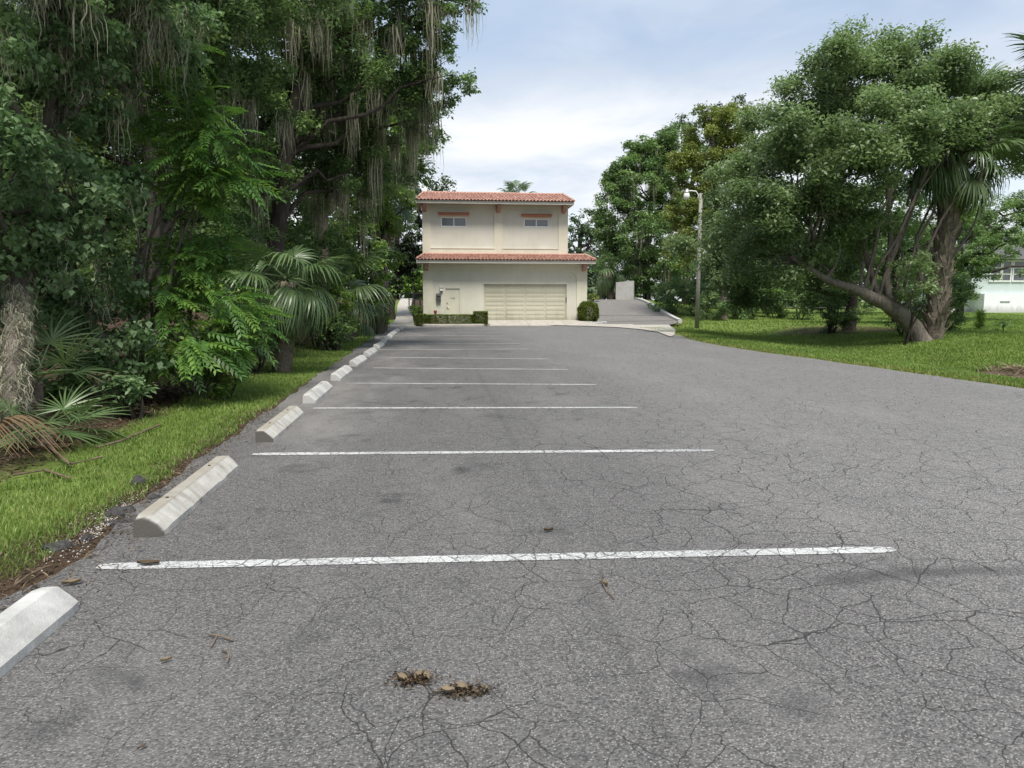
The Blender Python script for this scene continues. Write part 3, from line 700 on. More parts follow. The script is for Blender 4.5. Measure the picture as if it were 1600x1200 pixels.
# corner relief line beside the right pier is the plate's own edge
# roofs: fascia, soffit, clay tiles laid in courses, brackets
def pent_roof(x0, x1, ye, zb, zt, yr, zr, hip, nrow, side_depth):
    m_ = MB(); m_.box(x0, x1, ye, ye + .06, zb, zt); m_.box(x0, x0 + .06, ye + .063, side_depth, zb, zt); m_.box(x1 - .06, x1, ye + .063, side_depth, zb, zt)
    m_.build('fascia', M['fascia'], bld)
    m_ = MB(); m_.add([(x0 + .062, ye + .062, zb + .03), (x1 - .062, ye + .062, zb + .03), (x1 - .062, yr, zb + .03), (x0 + .062, yr, zb + .03)], [(0, 1, 2, 3)]); m_.build('soffit', M['soffit'], bld)
    m_ = MB(); e = 0.02                       # boarded slope under the tiles, with hipped ends
    V_ = [(x0, ye + .01, zt), (x1, ye + .01, zt), (x1 - hip, yr, zr - e), (x0 + hip, yr, zr - e), (x0, side_depth, zt), (x1, side_depth, zt), (x0 + hip, side_depth, zr - e), (x1 - hip, side_depth, zr - e)]
    m_.add(V_, [(0, 1, 2, 3), (0, 3, 6, 4), (1, 5, 7, 2)]); m_.build('roof_deck', M['terracotta'], bld)
    # tiles
    V_, F_, T_ = [], [], []
    sl = Vector((0, yr - ye + .09, zr - zt)); Ls = sl.length; sl.normalize(); up = Vector((0, -sl.z, sl.y)); pit = 0.2
    ncol = int((x1 - x0) / pit); p_ = (x1 - x0) / ncol; cl = Ls / nrow
    r_ = random.Random(int(x1 * 10 + zr * 10))
    for c in range(ncol):
        xc = x0 + (c + .5) * p_
        for q in range(nrow):
            s0 = q * cl - 0.0; s1 = s0 + cl * 1.08
            sm = (s0 + cl * .4) / Ls * hip
            if xc < x0 + sm or xc > x1 - sm: continue
            tint = r_.random(); b = len(V_); jx = r_.uniform(-.008, .008)
            for s_, lift, rad in ((s0, .032, .068), (s1, .012, .058)):
                o_ = Vector((xc + jx, ye - .09, zt)) + sl * s_ + up * lift
                for k in range(5):
                    a = math.pi * k / 4
                    V_.append(tuple(o_ + Vector((math.cos(a) * rad, 0, 0)) + up * (math.sin(a) * rad * .85)))
            for k in range(4): F_.append((b + k, b + k + 1, b + 6 + k, b + 5 + k)); T_.append(tint)
            F_.append((b, b + 1, b + 3, b + 4)); T_.append(tint * .5)
            # pan tile between the barrels
            b = len(V_)
            for s_, lift in ((s0, .02), (s1, .0)):
                o_ = Vector((xc + p_ / 2, ye - .08, zt)) + sl * s_ + up * lift
                for dx_, dz_ in ((-.07, .03), (0, 0.0), (.07, .03)): V_.append(tuple(o_ + Vector((dx_, 0, 0)) + up * dz_))
            for k in range(2): F_.append((b + k, b + k + 1, b + 4 + k, b + 3 + k)); T_.append(r_.random() * .6)
    me = mesh_np('roof_tiles', V_, F_, T_)
    o = link('roof_tiles', me, M['tile'], bld); o['kind'] = 'stuff'
    m_ = MB()                                  # ridge and hip caps
    m_.tube([(x0 + hip, yr, zr + .03), (x1 - hip, yr, zr + .03)], .07, 8)
    for (a, b) in (((x0, ye - .02, zt + .06), (x0 + hip, yr, zr + .05)), ((x1, ye - .02, zt + .06), (x1 - hip, yr, zr + .05))):
        pts = [Vector(a).lerp(Vector(b), i / 5) + Vector((0, 0, .02 * (i % 2))) for i in range(6)]
        m_.tube(pts, .065, 7)
    me = m_.mesh('ridge_cap'); at = me.attributes.new('tint', 'FLOAT', 'FACE'); at.data.foreach_set('value', np.random.default_rng(3).uniform(.3, 1, len(me.polygons)).astype(np.float32))
    link('ridge_cap', me, M['tile'], bld)
r1x0, r1x1 = D(650.5, 408, EY1).x, D(931, 409, EY1).x
pent_roof(r1x0, r1x1, EY1, z_f1b, z_f1t, UY - .07, z_r1, .42, 5, BY + 4)
r2x0, r2x1 = D(649.5, 314, EY2).x, D(897, 316, EY2).x
pent_roof(r2x0, r2x1, EY2, z_f2b, z_f2t, BY + 1.3, z_r2, .42, 5, BY + 6)
m_ = MB(); zc_ = z_r2 + .05
m_.add([(0.2, BY + 4, z_r2 - .1), (3.6, BY + 4, z_r2 - .1), (1.9, BY + 6, z_r2 + .55)], [(0, 1, 2)])
def bracket(x, ytop, ywall, ztop):
    w = .10
    prof = [(ywall, ztop), (ytop + .12, ztop), (ytop + .12, ztop - .16), (ytop + .22, ztop - .2), (ytop + .26, ztop - .34), (ywall - .1, ztop - .42), (ywall, ztop - .44)]
    n_ = len(prof); mm = MB().add([(x - w, y, z) for y, z in prof] + [(x + w, y, z) for y, z in prof], [tuple(range(n_)), tuple(range(2 * n_ - 1, n_ - 1, -1))] + [(i, i + n_, (i + 1) % n_ + n_, (i + 1) % n_) for i in range(n_)])
    return mm.build('eave_bracket', M['bracket'], bld)
for px in (664, 779, 879.5): bracket(hx(px), EY2, UY - .062, z_f2b + .028)
for px in (667, 911): bracket(lx(px), EY1, BY - .062, z_f1b + .028)
# windows
for wi, (a, b, c, d) in enumerate(wins):
    w_ = empty('window'); w_.parent = bld
    m_ = MB(); f = .06; yy = UY + .03
    m_.box(a, b, yy, yy + .1, c, c + f); m_.box(a, b, yy, yy + .1, d - f, d); m_.box(a, a + f, yy, yy + .1, c + f, d - f); m_.box(b - f, b, yy, yy + .1, c + f, d - f)
    mid = (a + b) / 2; m_.box(mid - f / 2, mid + f / 2, yy - .004, yy + .1, c + f, d - f); m_.build('window_frame', M['white_trim'], w_)
    for k, (p, q) in enumerate(((a + f, mid - f / 2), (mid + f / 2, b - f))):
        MB().box(p, q, yy + .045, yy + .06, c + f, d - f).build('pane', M['glass'] if (wi, k) == (1, 0) else M['blind'], w_)
    xs0 = a - .17; xs1 = b + .17; z0 = d + .10
    m_ = MB(); nT = 11; pw = (xs1 - xs0) / nT
    m_.add([(xs0 + .05, UY - .001, z0), (xs1 - .05, UY - .001, z0), (xs1, UY - .22, z0 + .02), (xs0, UY - .22, z0 + .02), (xs0 + .02, UY - .001, z0 + .17), (xs1 - .02, UY - .001, z0 + .17), (xs1, UY - .22, z0 + .09), (xs0, UY - .22, z0 + .09)],
           [(0, 1, 2, 3), (3, 2, 6, 7), (7, 6, 5, 4), (0, 3, 7, 4), (1, 5, 6, 2)])
    m_.build('window_hood', M['terracotta'], bld)
# garage door in four sections with embossed panels
gd = empty('garage_door'); gd.parent = bld
gy_ = BY + .13; sh = (gz1 - FLOOR) / 4
for k in range(4):
    z0, z1 = FLOOR + k * sh + .006, FLOOR + (k + 1) * sh - .006
    m_ = MB(); m_.box(gx0 + .06, gx1 - .06, gy_, gy_ + .05, z0, z1)
    for rr in range(2):
        za, zb = z0 + (z1 - z0) * (rr * .5 + .08), z0 + (z1 - z0) * (rr * .5 + .44)
        for c in range(4):
            wq = (gx1 - gx0 - .12) / 4; xa, xb = gx0 + .06 + wq * c + .05, gx0 + .06 + wq * (c + 1) - .05
            m_.add([(xa, gy_ - .001, za), (xb, gy_ - .001, za), (xb, gy_ - .001, zb), (xa, gy_ - .001, zb), (xa + .03, gy_ - .012, za + .03), (xb - .03, gy_ - .012, za + .03), (xb - .03, gy_ - .012, zb - .03), (xa + .03, gy_ - .012, zb - .03)],
                   [(0, 1, 5, 4), (1, 2, 6, 5), (2, 3, 7, 6), (3, 0, 4, 7), (4, 5, 6, 7)])
    m_.build('door_section', M['garage'], gd)
for xa, xb in ((gx0 + .002, gx0 + .058), (gx1 - .058, gx1 - .002)): MB().box(xa, xb, gy_ - .05, gy_ + .06, FLOOR, gz1 - .002).build('door_jamb', M['garage'], gd)
MB().box(gx0, gx1, BY + .0, gy_ + .12, FLOOR - .2, FLOOR - .004).build('threshold', M['concrete_flat'], bld)
MB().box(gx0 + .002, gx1 - .002, gy_ + .07, gy_ + .1, FLOOR, gz1).build('door_backing', M['dark_metal'], gd)
MB().box(gx1 - .045, gx1 - .004, gy_ - .09, gy_ - .052, FLOOR + 1.05, FLOOR + 1.35).build('door_lock', M['dark_metal'], gd)
# entrance door
dr = empty('entrance_door'); dr.parent = bld
MB().box(dx0 + .05, dx1 - .05, BY + .05, BY + .10, dz0, dz1 - .05).build('door_leaf', M['door'], dr, .004)
m_ = MB(); m_.box(dx0 + .001, dx0 + .048, BY + .02, BY + .14, dz0, dz1); m_.box(dx1 - .048, dx1 - .001, BY + .02, BY + .14, dz0, dz1); m_.box(dx0 + .048, dx1 - .048, BY + .02, BY + .14, dz1 - .048, dz1 - .001)
m_.build('door_frame', M['fascia'], dr)
m_ = MB(); m_.tube([(dx0 + .12, BY + .05, dz0 + .95), (dx0 + .12, BY - .01, dz0 + .95)], .028, 8); m_.tube([(dx0 + .12, BY - .01, dz0 + .95), (dx0 + .24, BY - .012, dz0 + .95)], .014, 6); m_.build('handle', M['brass'], dr)
MB().tube([(dx0 + .12, BY + .05, dz0 + 1.18), (dx0 + .12, BY + .02, dz0 + 1.18)], .03, 8).build('lock', M['brass'], dr)
for zz in (.35, 1.0, 1.7): MB().box(dx1 - .056, dx1 - .04, BY + .035, BY + .052, dz0 + zz, dz0 + zz + .12).build('hinge', M['brass'], dr)
# door number: four small dark characters too small to read in the photo
cx0 = (dx0 + dx1) / 2 - .12; m_ = MB()
for k in range(4):
    x = cx0 + k * .066; z = dz0 + 1.42; s_ = .008; y0, y1 = BY + .043, BY + .049
    if k == 1: m_.box(x, x + .045, y0, y1, z + .035, z + .05); continue
    m_.box(x, x + .05, y0, y1, z + .072, z + .084); m_.box(x, x + .05, y0, y1, z, z + .012); m_.box(x + .038, x + .05, y0, y1, z + .013, z + .071)
    if k != 0: m_.box(x, x + .012, y0, y1, z + .013, z + .071)
m_.build('door_number', M['dark_metal'], dr)
# wall lamp and mailbox hang on the wall
p = D(689.5, 452, BY)
wlamp = tag(empty('wall_lamp', (p.x, BY, p.z)), 'small grey wall lamp left of the entrance door', 'lamp')
m_ = MB(); m_.box(-.10, .10, -.05, -.001, -.16, .14); m_.build('back_plate', M['grey_metal'], wlamp, .01)
m_ = MB(); m_.box(-.085, .085, -.15, -.052, -.10, .03); m_.build('lamp_shade', M['lamp_glass'], wlamp, .02)
MB().box(-.095, .095, -.16, -.052, .032, .12).build('hood', M['grey_metal'], wlamp, .015)
p = D(685.2, 465, BY)
mbx_ = tag(empty('mailbox', (p.x, BY, p.z)), 'dark metal mailbox on the wall below the lamp', 'mailbox')
MB().box(-.135, .135, -.16, -.001, -.23, .15).build('box_body', M['mailbox'], mbx_, .012)
MB().add([(-.145, -.19, .10), (.145, -.19, .10), (.145, -.002, .22), (-.145, -.002, .22), (-.145, -.19, .13), (.145, -.19, .13), (.145, -.002, .25), (-.145, -.002, .25)], [(0, 1, 2, 3), (7, 6, 5, 4), (0, 4, 5, 1), (3, 2, 6, 7), (0, 3, 7, 4), (1, 5, 6, 2)]).build('lid', M['mailbox'], mbx_)
p = D(680.3, 488, BY - .5)
sp = tag(empty('standpipe', (p.x, BY - .5, 0.07)), 'short red standpipe rising behind the hedge', 'pipe')
MB().tube([(0, 0, 0), (0, 0, .62)], .055, 8).build('pipe', M['red_pipe'], sp); MB().tube([(0, 0, .60), (0, 0, .72), (0, 0, .76)], [.085, .10, .09], 8).build('cap', M['red_pipe'], sp)
# lantern on the left side wall
p = D(655, 343, BY + 3)
ln = tag(empty('side_lantern', (XL, BY + 2.2, p.z)), 'dark lantern on the upper left side wall of the building', 'lantern')
MB().tube([(-.002, 0, .2), (-.25, 0, .26), (-.28, 0, .15)], .02, 6).build('arm', M['dark_metal'], ln); MB().tube([(-.28, 0, -.2), (-.28, 0, -.15), (-.28, 0, .1), (-.28, 0, .18)], [.06, .11, .16, .03], 8).build('lamp_body', M['dark_metal'], ln)

# ------------------------------------------------------------------ vegetation tools
def unit(a): return a / (np.linalg.norm(a, axis=-1, keepdims=True) + 1e-9)
def leaf_arrays(P, s, tint, aspect=0.5, droop=0.35, flat=0.55):
    N = len(P); s = np.broadcast_to(s, (N,)) * rng.uniform(0.5, 1.4, N)
    az = rng.uniform(0, 2 * math.pi, N)
    d = unit(np.stack([np.cos(az), np.sin(az), -droop + 0.45 * rng.standard_normal(N)], -1))
    nr = np.stack([rng.standard_normal(N) * (1 - flat), rng.standard_normal(N) * (1 - flat), np.ones(N)], -1)
    w = unit(np.cross(d, nr)); nn = np.cross(w, d); s_ = s[:, None]
    V_ = np.stack([P, P + d * s_ * .42 + w * s_ * aspect / 2 + nn * s_ * .07, P + d * s_ - nn * s_ * .10, P + d * s_ * .42 - w * s_ * aspect / 2 + nn * s_ * .07], 1).reshape(-1, 3)
    return V_, np.arange(4 * N).reshape(N, 4), tint
def lobe_points(c, rad, n, rc, gap=0.12, shell=(0.5, 1.05), under=0.35):
    """leaf positions in clumps spread through the outer part of an uneven lobe"""
    rad = np.array(rad, float); c = np.array(c, float)
    nc = max(6, int(2.2 * (rad.mean() / rc) ** 2))
    dirs = unit(rng.standard_normal((nc, 3)))
    low = dirs[:, 2] < -0.35
    keep = (rng.random(nc) > gap) & ~(low & (rng.random(nc) < under)); dirs = dirs[keep]; nc = len(dirs)
    ph = rng.uniform(0, 6.28, 3)
    rough = 1 + 0.16 * np.sin(dirs[:, 0] * 4 + ph[0]) * np.sin(dirs[:, 1] * 4 + ph[1]) + 0.10 * np.sin(dirs[:, 2] * 7 + ph[2])
    f = (shell[0] + (shell[1] - shell[0]) * rng.random(nc) ** 0.6) * rough
    cc = c + dirs * rad * f[:, None]
    ct = rng.random(nc)
    k = rng.integers(0, nc, n)
    off = np.clip(rng.standard_normal((n, 3)), -1.9, 1.9) * np.array([rc * .55, rc * .55, rc * .36])
    return cc[k] + off, np.clip(0.45 * ct[k] + 0.55 * rng.random(n), 0, 1), cc
def moss_arrays(starts, length, strands=14, spread=0.09, width=0.012, k=5):
    S = len(starts) * strands
    st = np.repeat(np.asarray(starts, float), strands, 0) + rng.standard_normal((S, 3)) * np.array([spread, spread, spread * .6])
    Lb = np.repeat(np.broadcast_to(length, (len(starts),)), strands) * rng.uniform(.25, 1.0, S)
    fr = np.linspace(0, 1, k + 1)
    wander = np.cumsum(rng.standard_normal((S, k + 1, 3)) * 0.026, 1) * np.array([1, 1, .3])
    C_ = st[:, None, :] + wander; C_[:, :, 2] -= Lb[:, None] * fr[None, :]
    # strands of one tuft draw together towards their tips
    az = rng.uniform(0, math.pi, S); ax = np.stack([np.cos(az), np.sin(az), np.zeros(S)], -1)
    wd = width * rng.uniform(.5, 1.4, S)[:, None] * (1.0 - 0.85 * fr[None, :]) * (0.7 + 0.6 * rng.random((S, k + 1)))
    A_ = C_ + ax[:, None, :] * wd[..., None]; B_ = C_ - ax[:, None, :] * wd[..., None]
    V_ = np.stack([A_, B_], 2).reshape(-1, 3)
    base = (np.arange(S) * (k + 1) * 2)[:, None] + (np.arange(k) * 2)[None, :]
    F_ = np.stack([base, base + 1, base + 3, base + 2], -1).reshape(-1, 4)
    return V_, F_, np.repeat(rng.random(S), k)
def merge(parts):
    Vs, Fs, Ts, o = [], [], [], 0
    for V_, F_, T_ in parts:
        Vs.append(V_); Fs.append(F_ + o); Ts.append(T_); o += len(V_)
    return np.concatenate(Vs), np.concatenate(Fs), np.concatenate(Ts)
def leaf_count(r, s, aspect, k): return int(k * 4 * math.pi * r * r / (0.5 * aspect * s * s))
def wavy(a, b, n, amp, sag=0.0, seed=0):
    a, b = Vector(a), Vector(b); L = (b - a).length; out = []
    for i in range(n + 1):
        f = i / n; p = a.lerp(b, f); q = Vector((p.x * .9 + seed, p.y * .9, p.z * .9))
        env = math.sin(math.pi * f)
        out.append(p + mnoise.noise_vector(q) * amp * L * env + Vector((0, 0, sag * L * env)))
    return out
def px_lobes(spec):
    out = []
    for it in spec:
        px, py, Y, r = it[:4]; c = D(px, py, Y); rm = r / F_PX * Y * 1.0
        sq = it[4] if len(it) > 4 else 0.9
        out.append((c, (rm, rm, rm * sq)))
    return out
NTREE = [0]
def tree(name, label, cat, trunk, lobes, leaf, s, k=0.9, aspect=0.5, rc=None, bark='bark_dark', group=None, moss=0, moss_len=(0.4, 1.2), moss_w=0.012,
         gap=0.12, droop=0.35, sub=4, trunk_sides=10, shell=(0.5, 1.05), moss_lobes=None, limb_r=None, crown_name='crown', limbs=True, under=0.35, fork=0.6, strands=14, mspread=0.09, stems=()):
    """trunk: list of (point, radius); limbs run from the trunk to every lobe and on into its clumps"""
    NTREE[0] += 1; seed = NTREE[0] * 13.7
    base = Vector(trunk[0][0])
    root = tag(empty(name, base), label, cat, group)
    pts = [Vector(p) - base for p, _ in trunk]; rad = [r for _, r in trunk]
    # smooth the trunk line
    dense, dr_ = [], []
    for i in range(len(pts) - 1):
        for j in range(5):
            f = j / 5; p0 = pts[max(0, i - 1)]; p1 = pts[i]; p2 = pts[i + 1]; p3 = pts[min(len(pts) - 1, i + 2)]
            q = 0.5 * ((2 * p1) + (p2 - p0) * f + (2 * p0 - 5 * p1 + 4 * p2 - p3) * f * f + (3 * p1 - p0 - 3 * p2 + p3) * f ** 3)
            dense.append(q); dr_.append(rad[i] + (rad[i + 1] - rad[i]) * f)
    dense.append(pts[-1]); dr_.append(rad[-1])
    dense[0] = dense[0] - Vector((0, 0, 0.15)); dr_[0] *= 1.25
    m_ = MB(); m_.tube(dense, dr_, trunk_sides, cap=False)
    nv = len(m_.v)
    for i in range(nv):
        v = Vector(m_.v[i]); a = mnoise.noise(v * 3.0 + Vector((seed, 0, 0))); m_.v[i] = tuple(v + Vector((a, -a, 0)) * dr_[0] * 0.14)
    m_.build('trunk', M[bark], root, smooth_shade=True)
    parts = []; ms = []; lm = MB()
    for sp_, ra, rb in stems:
        q = [D(*p) - base for p in sp_]; dn = []
        for i in range(len(q) - 1): dn += wavy(q[i], q[i + 1], 4, .06, 0, seed + i)[:-1]
        dn.append(q[-1]); lm.tube(dn, [ra + (rb - ra) * i / (len(dn) - 1) for i in range(len(dn))], 8, cap=False)
    for li, (c, r3) in enumerate(lobes):
        c = Vector(c) - base; rm = float(np.mean(r3)); rcl = rc or max(0.18, rm * 0.24)
        P, T, cc = lobe_points(c, r3, leaf_count(rm, s, aspect, k), rcl, gap, shell, under)
        parts.append(leaf_arrays(P, s, T, aspect, droop))
        if moss and (moss_lobes is None or li in moss_lobes):
            sel = cc[rng.integers(0, len(cc), max(1, int(moss * rm * rm)))] if len(cc) else []
            ms += [tuple(q) for q in sel]
        if limbs:
            # leave the trunk where it passes below the lobe
            cand = [(((c - q).length + max(0, q.z - c.z) * 2 + (0 if i > len(dense) * .35 else 3)), i) for i, q in enumerate(dense)]
            i0 = min(cand)[1]; i0 = max(min(i0, len(dense) - 1) - int(len(dense) * .12), 1)
            r0 = min(limb_r or 9, dr_[i0] * fork); path = wavy(dense[i0], c, 7, 0.16, 0.05, seed + li)
            lm.tube(path, [r0 + (max(.015, r0 * .35) - r0) * f / 7 for f in range(8)], 7, cap=False)
            for q in cc[:: max(1, len(cc) // sub)][:sub]:
                lm.tube(wavy(path[4 + li % 3], q, 4, 0.2, 0.04, seed + li + q[0]), [r0 * .4, r0 * .32, r0 * .24, r0 * .16, .006], 5, cap=False)
    if lm.v: lm.build('limbs', M[bark], root, smooth_shade=True)
    V_, F_, T_ = merge(parts)
    o = link(crown_name, mesh_np(crown_name, V_, F_, T_), M[leaf], root); o['kind'] = 'stuff'
    if ms:
        ms = np.array(ms); mo = moss_arrays(ms, rng.uniform(*moss_len, len(ms)), strands, mspread, moss_w)
        o = link('spanish_moss', mesh_np('spanish_moss', *mo), M['moss'], root); o['kind'] = 'stuff'
    return root
def gp(px, py, Y=None):              # a foot on the ground under a pixel
    p = D(px, py, Y) if Y else G(px, py); return Vector((p.x, p.y, ground_z(p.x, p.y)))

# fan fronds --------------------------------------------------------
def fan_mesh(name, Rl, nseg, spread, pet, droop, seed, limp=0.0, split=0.5):
    r = random.Random(seed); V_, F_ = [], []
    # petiole, three-sided, arching
    def pt(f): return Vector((0, pet * f, -0.10 * pet * f * f - limp * .3 * pet * f * f))
    for i in range(6):
        p = pt(i / 5); w = 0.018 * (1.5 - .8 * i / 5)
        V_ += [(-w, p.y, p.z), (w, p.y, p.z), (0, p.y, p.z - w)]
    for i in range(5):
        for j in range(3): F_.append((i * 3 + j, i * 3 + (j + 1) % 3, i * 3 + 3 + (j + 1) % 3, i * 3 + 3 + j))
    H = pt(1.0); da = spread / nseg
    for q in range(nseg):
        a = -spread / 2 + da * (q + .5) + r.uniform(-.25, .25) * da
        mid = 1 - abs(a) / (spread / 2)
        L = Rl * (0.62 + .38 * mid ** .6) * r.uniform(.9, 1.06)
        dirv = Vector((math.sin(a), math.cos(a), 0)); side = Vector((math.cos(a), -math.sin(a), 0))
        start = H + Vector((0, .30 * Rl * mid * mid * .55, -.05 * Rl * mid))
        dp = droop * (0.75 + .5 * r.random()) + .25 * mid * droop
        b = len(V_); K = 5
        for i in range(K + 1):
            f = i / K
            wd = L * f * math.tan(da * .5) if f < split else L * split * math.tan(da * .5) * (1 - (f - split) / (1 - split)) ** .7 + .0015
            wd = max(wd, .003 if i else .004)
            p = start + dirv * (L * (f - .28 * dp * f ** 3)) + Vector((0, 0, L * (.12 * f - dp * f ** 2.2)))
            pl = .45 * wd * (1 if q % 2 else -1)
            V_ += [tuple(p + side * wd + Vector((0, 0, pl))), tuple(p - side * wd - Vector((0, 0, pl)))]
        for i in range(K): F_.append((b + 2 * i, b + 2 * i + 1, b + 2 * i + 3, b + 2 * i + 2))
    return mesh_np(name, V_, F_)
FANS = [fan_mesh('fan_frond', 1.0, 34, R(250), 1.0, .34, 1), fan_mesh('fan_frond', 1.0, 32, R(230), 1.15, .5, 2), fan_mesh('fan_frond', 1.0, 34, R(240), .9, .68, 3)]
FANS_LIMP = [fan_mesh('fan_frond', 1.0, 26, R(150), .8, .95, 4, .5), fan_mesh('fan_frond', .9, 24, R(120), .7, 1.1, 5, .6)]
DEAD = [fan_mesh('dead_frond', .9, 22, R(110), .7, 1.0, 6, .6, .35), fan_mesh('dead_frond', .8, 20, R(90), .6, 1.15, 7, .7, .3)]
SAW = [fan_mesh('fan_frond', .78, 26, R(270), .45, .14, 8, 0, .24), fan_mesh('fan_frond', .75, 24, R(240), .55, .28, 9, 0, .24)]
for me in FANS + FANS_LIMP + SAW: me.materials.append(M['frond'])
for me in DEAD: me.materials.append(M['frond_dead'])
def put_frond(root, c, me, az, el, size, name='frond', roll=0.0):
    o = link(name, me, None, root, c)
    o.rotation_euler = (Matrix.Rotation(az, 3, 'Z') @ Matrix.Rotation(el, 3, 'X') @ Matrix.Rotation(roll, 3, 'Y')).to_euler()
    o.scale = (size, size, size); return o
def palm(name, label, base, trunk, size, n, els=(-35, 65), dead=0, dead_el=(-85, -45), boots=0, group=None, meshes=None, sides=10, cat='palm tree', seed=0, azr=None, deadsize=1.0):
    r = random.Random(seed + 77); base = Vector(base); root = tag(empty(name, base), label, cat, group)
    loc = [Vector(p) - base for p, _ in trunk]; rad = [q for _, q in trunk]
    m_ = MB(); P, Q = [], []
    for i in range(len(loc) - 1):
        for j in range(6): P.append(loc[i].lerp(loc[i + 1], j / 6)); Q.append((rad[i] + (rad[i + 1] - rad[i]) * j / 6) * r.uniform(.95, 1.05))
    P.append(loc[-1]); Q.append(rad[-1]); P[0] = P[0] - Vector((0, 0, .15))
    m_.tube(P, Q, sides, cap=True); m_.build('trunk', M['bark_palm'], root, smooth_shade=True)
    top = loc[-1]
    for k in range(n):
        az = k * 2.39996 + r.uniform(-.2, .2) if azr is None else r.uniform(*azr)
        el = R(els[1] + (els[0] - els[1]) * ((k + .5) / n) ** .9 + r.uniform(-8, 8))
        me = (meshes or FANS)[r.randrange(len(meshes or FANS))]
        if el < R(5) and not meshes: me = FANS_LIMP[r.randrange(2)] if r.random() < .65 else FANS[2]
        put_frond(root, top + Vector((0, 0, .1 * r.random())), me, az, el, size * r.uniform(.85, 1.12), 'frond', r.uniform(-.3, .3))
    for k in range(dead):
        az = k * 2.39996 + 1 + r.uniform(-.3, .3)
        put_frond(root, top - Vector((0, 0, .15 + .35 * r.random())), DEAD[r.randrange(2)], az, R(r.uniform(*dead_el)), size * deadsize * r.uniform(.7, 1.05), 'dead_frond', r.uniform(-.4, .4))
    if boots:
        bm_ = MB(); w = .075
        bm_.add([(-w, 0, 0), (w, 0, 0), (w * .7, .05, .16), (-w * .7, .05, .16), (w * .45, .12, .34), (-w * .1, .13, .30), (-w * .45, .12, .35), (0, -.02, .18)],
                [(0, 1, 2, 3), (3, 2, 4, 5), (3, 5, 6), (0, 3, 7), (1, 7, 2)])
        bme = bm_.mesh('boot'); bme.materials.append(M['boot'])
        for k in range(boots):
            f = (k + .5) / boots; i = min(len(P) - 2, int(f * (len(P) - 1))); g = f * (len(P) - 1) - i
            c = P[i].lerp(P[i + 1], g); rr = Q[i]; az = k * 2.39996
            d = Vector((math.cos(az), math.sin(az), 0)); o = link('boot', bme, None, root, c + d * rr * .9)
            o.rotation_euler = (R(r.uniform(-6, 22)), R(r.uniform(-24, 24)), az - math.pi / 2); s_ = r.uniform(1.2, 1.75); o.scale = (s_, s_ * r.uniform(.9, 1.7), s_)
    return root

# compound leaves --------------------------------------------------
def compound_mesh(seed, L=.55, pairs=9, s=.15):
    r = random.Random(seed); V_, F_ = [], []
    def rp(f): return Vector((0, L * f, L * (.10 * f - .42 * f * f)))
    for i in range(5):
        p = rp(i / 4); w = .004; V_ += [(-w, p.y, p.z), (w, p.y, p.z)]
    F_ += [(2 * i, 2 * i + 1, 2 * i + 3, 2 * i + 2) for i in range(4)]
    for i in range(pairs):
        f = .18 + .8 * i / (pairs - 1)
        for sg in (-1, 1):
            ll = s * (1 - .45 * abs(f - .5)) * r.uniform(.85, 1.1); p = rp(f); a = R(62 - 30 * f) * sg
            d = Vector((math.sin(a), math.cos(a) * .9, -.28 + r.uniform(-.12, .12))).normalized(); w = Vector((d.y, -d.x, .15 * sg)).normalized() * ll * .17
            b = len(V_); mid = p + d * ll * .45 + Vector((0, 0, .05 * ll))
            V_ += [tuple(p), tuple(mid + w), tuple(p + d * ll - Vector((0, 0, .12 * ll))), tuple(mid - w)]; F_.append((b, b + 1, b + 2, b + 3))
    me = mesh_np('compound_leaf', V_, F_); me.materials.append(M['leaf_compound']); return me
COMP = [compound_mesh(k, .5 + .06 * k) for k in range(4)]
def compound_shrub(name, label, base, lobes, n, stems, fill, cat='shrub', face=(0.6, -0.8), scale=1.0, s=.085, group=None, fk=.5):
    base = Vector(base); root = tag(empty(name, base), label, cat, group); m_ = MB(); r = random.Random(n)
    parts = []
    for li, (c, r3) in enumerate(lobes):
        c = Vector(c) - base
        m_.tube(wavy((r.uniform(-.15, .15), r.uniform(-.15, .15), -.1), c, 7, .15, .06, li * 3.3), [.03, .028, .026, .022, .018, .014, .01, .006], 6, cap=False)
        P, T, cc = lobe_points(c, r3, leaf_count(float(np.mean(r3)), s, .5, fk), max(.16, r3[0] * .3)); parts.append(leaf_arrays(P, s, T))
    m_.build('stems', M['bark_grey'], root, smooth_shade=True)
    V_, F_, T_ = merge(parts); o = link('foliage', mesh_np('foliage', V_, F_, T_), M[fill], root); o['kind'] = 'stuff'
    for k in range(n):
        c, r3 = lobes[k % len(lobes)]
        d = Vector((r.gauss(face[0], .7), r.gauss(face[1], .7), r.gauss(.35, .5))).normalized()
        p = Vector(c) - base + Vector((d.x * r3[0], d.y * r3[1], d.z * r3[2])) * r.uniform(.55, .95)
        az = math.atan2(-d.x, d.y) + r.uniform(-.6, .6)
        o = link('compound_leaf', COMP[k % 4], None, root, p)
        o.rotation_euler = (R(r.uniform(-35, 25)), R(r.uniform(-25, 25)), az); q = scale * r.uniform(.7, 1.15); o.scale = (q, q, q)
    return root
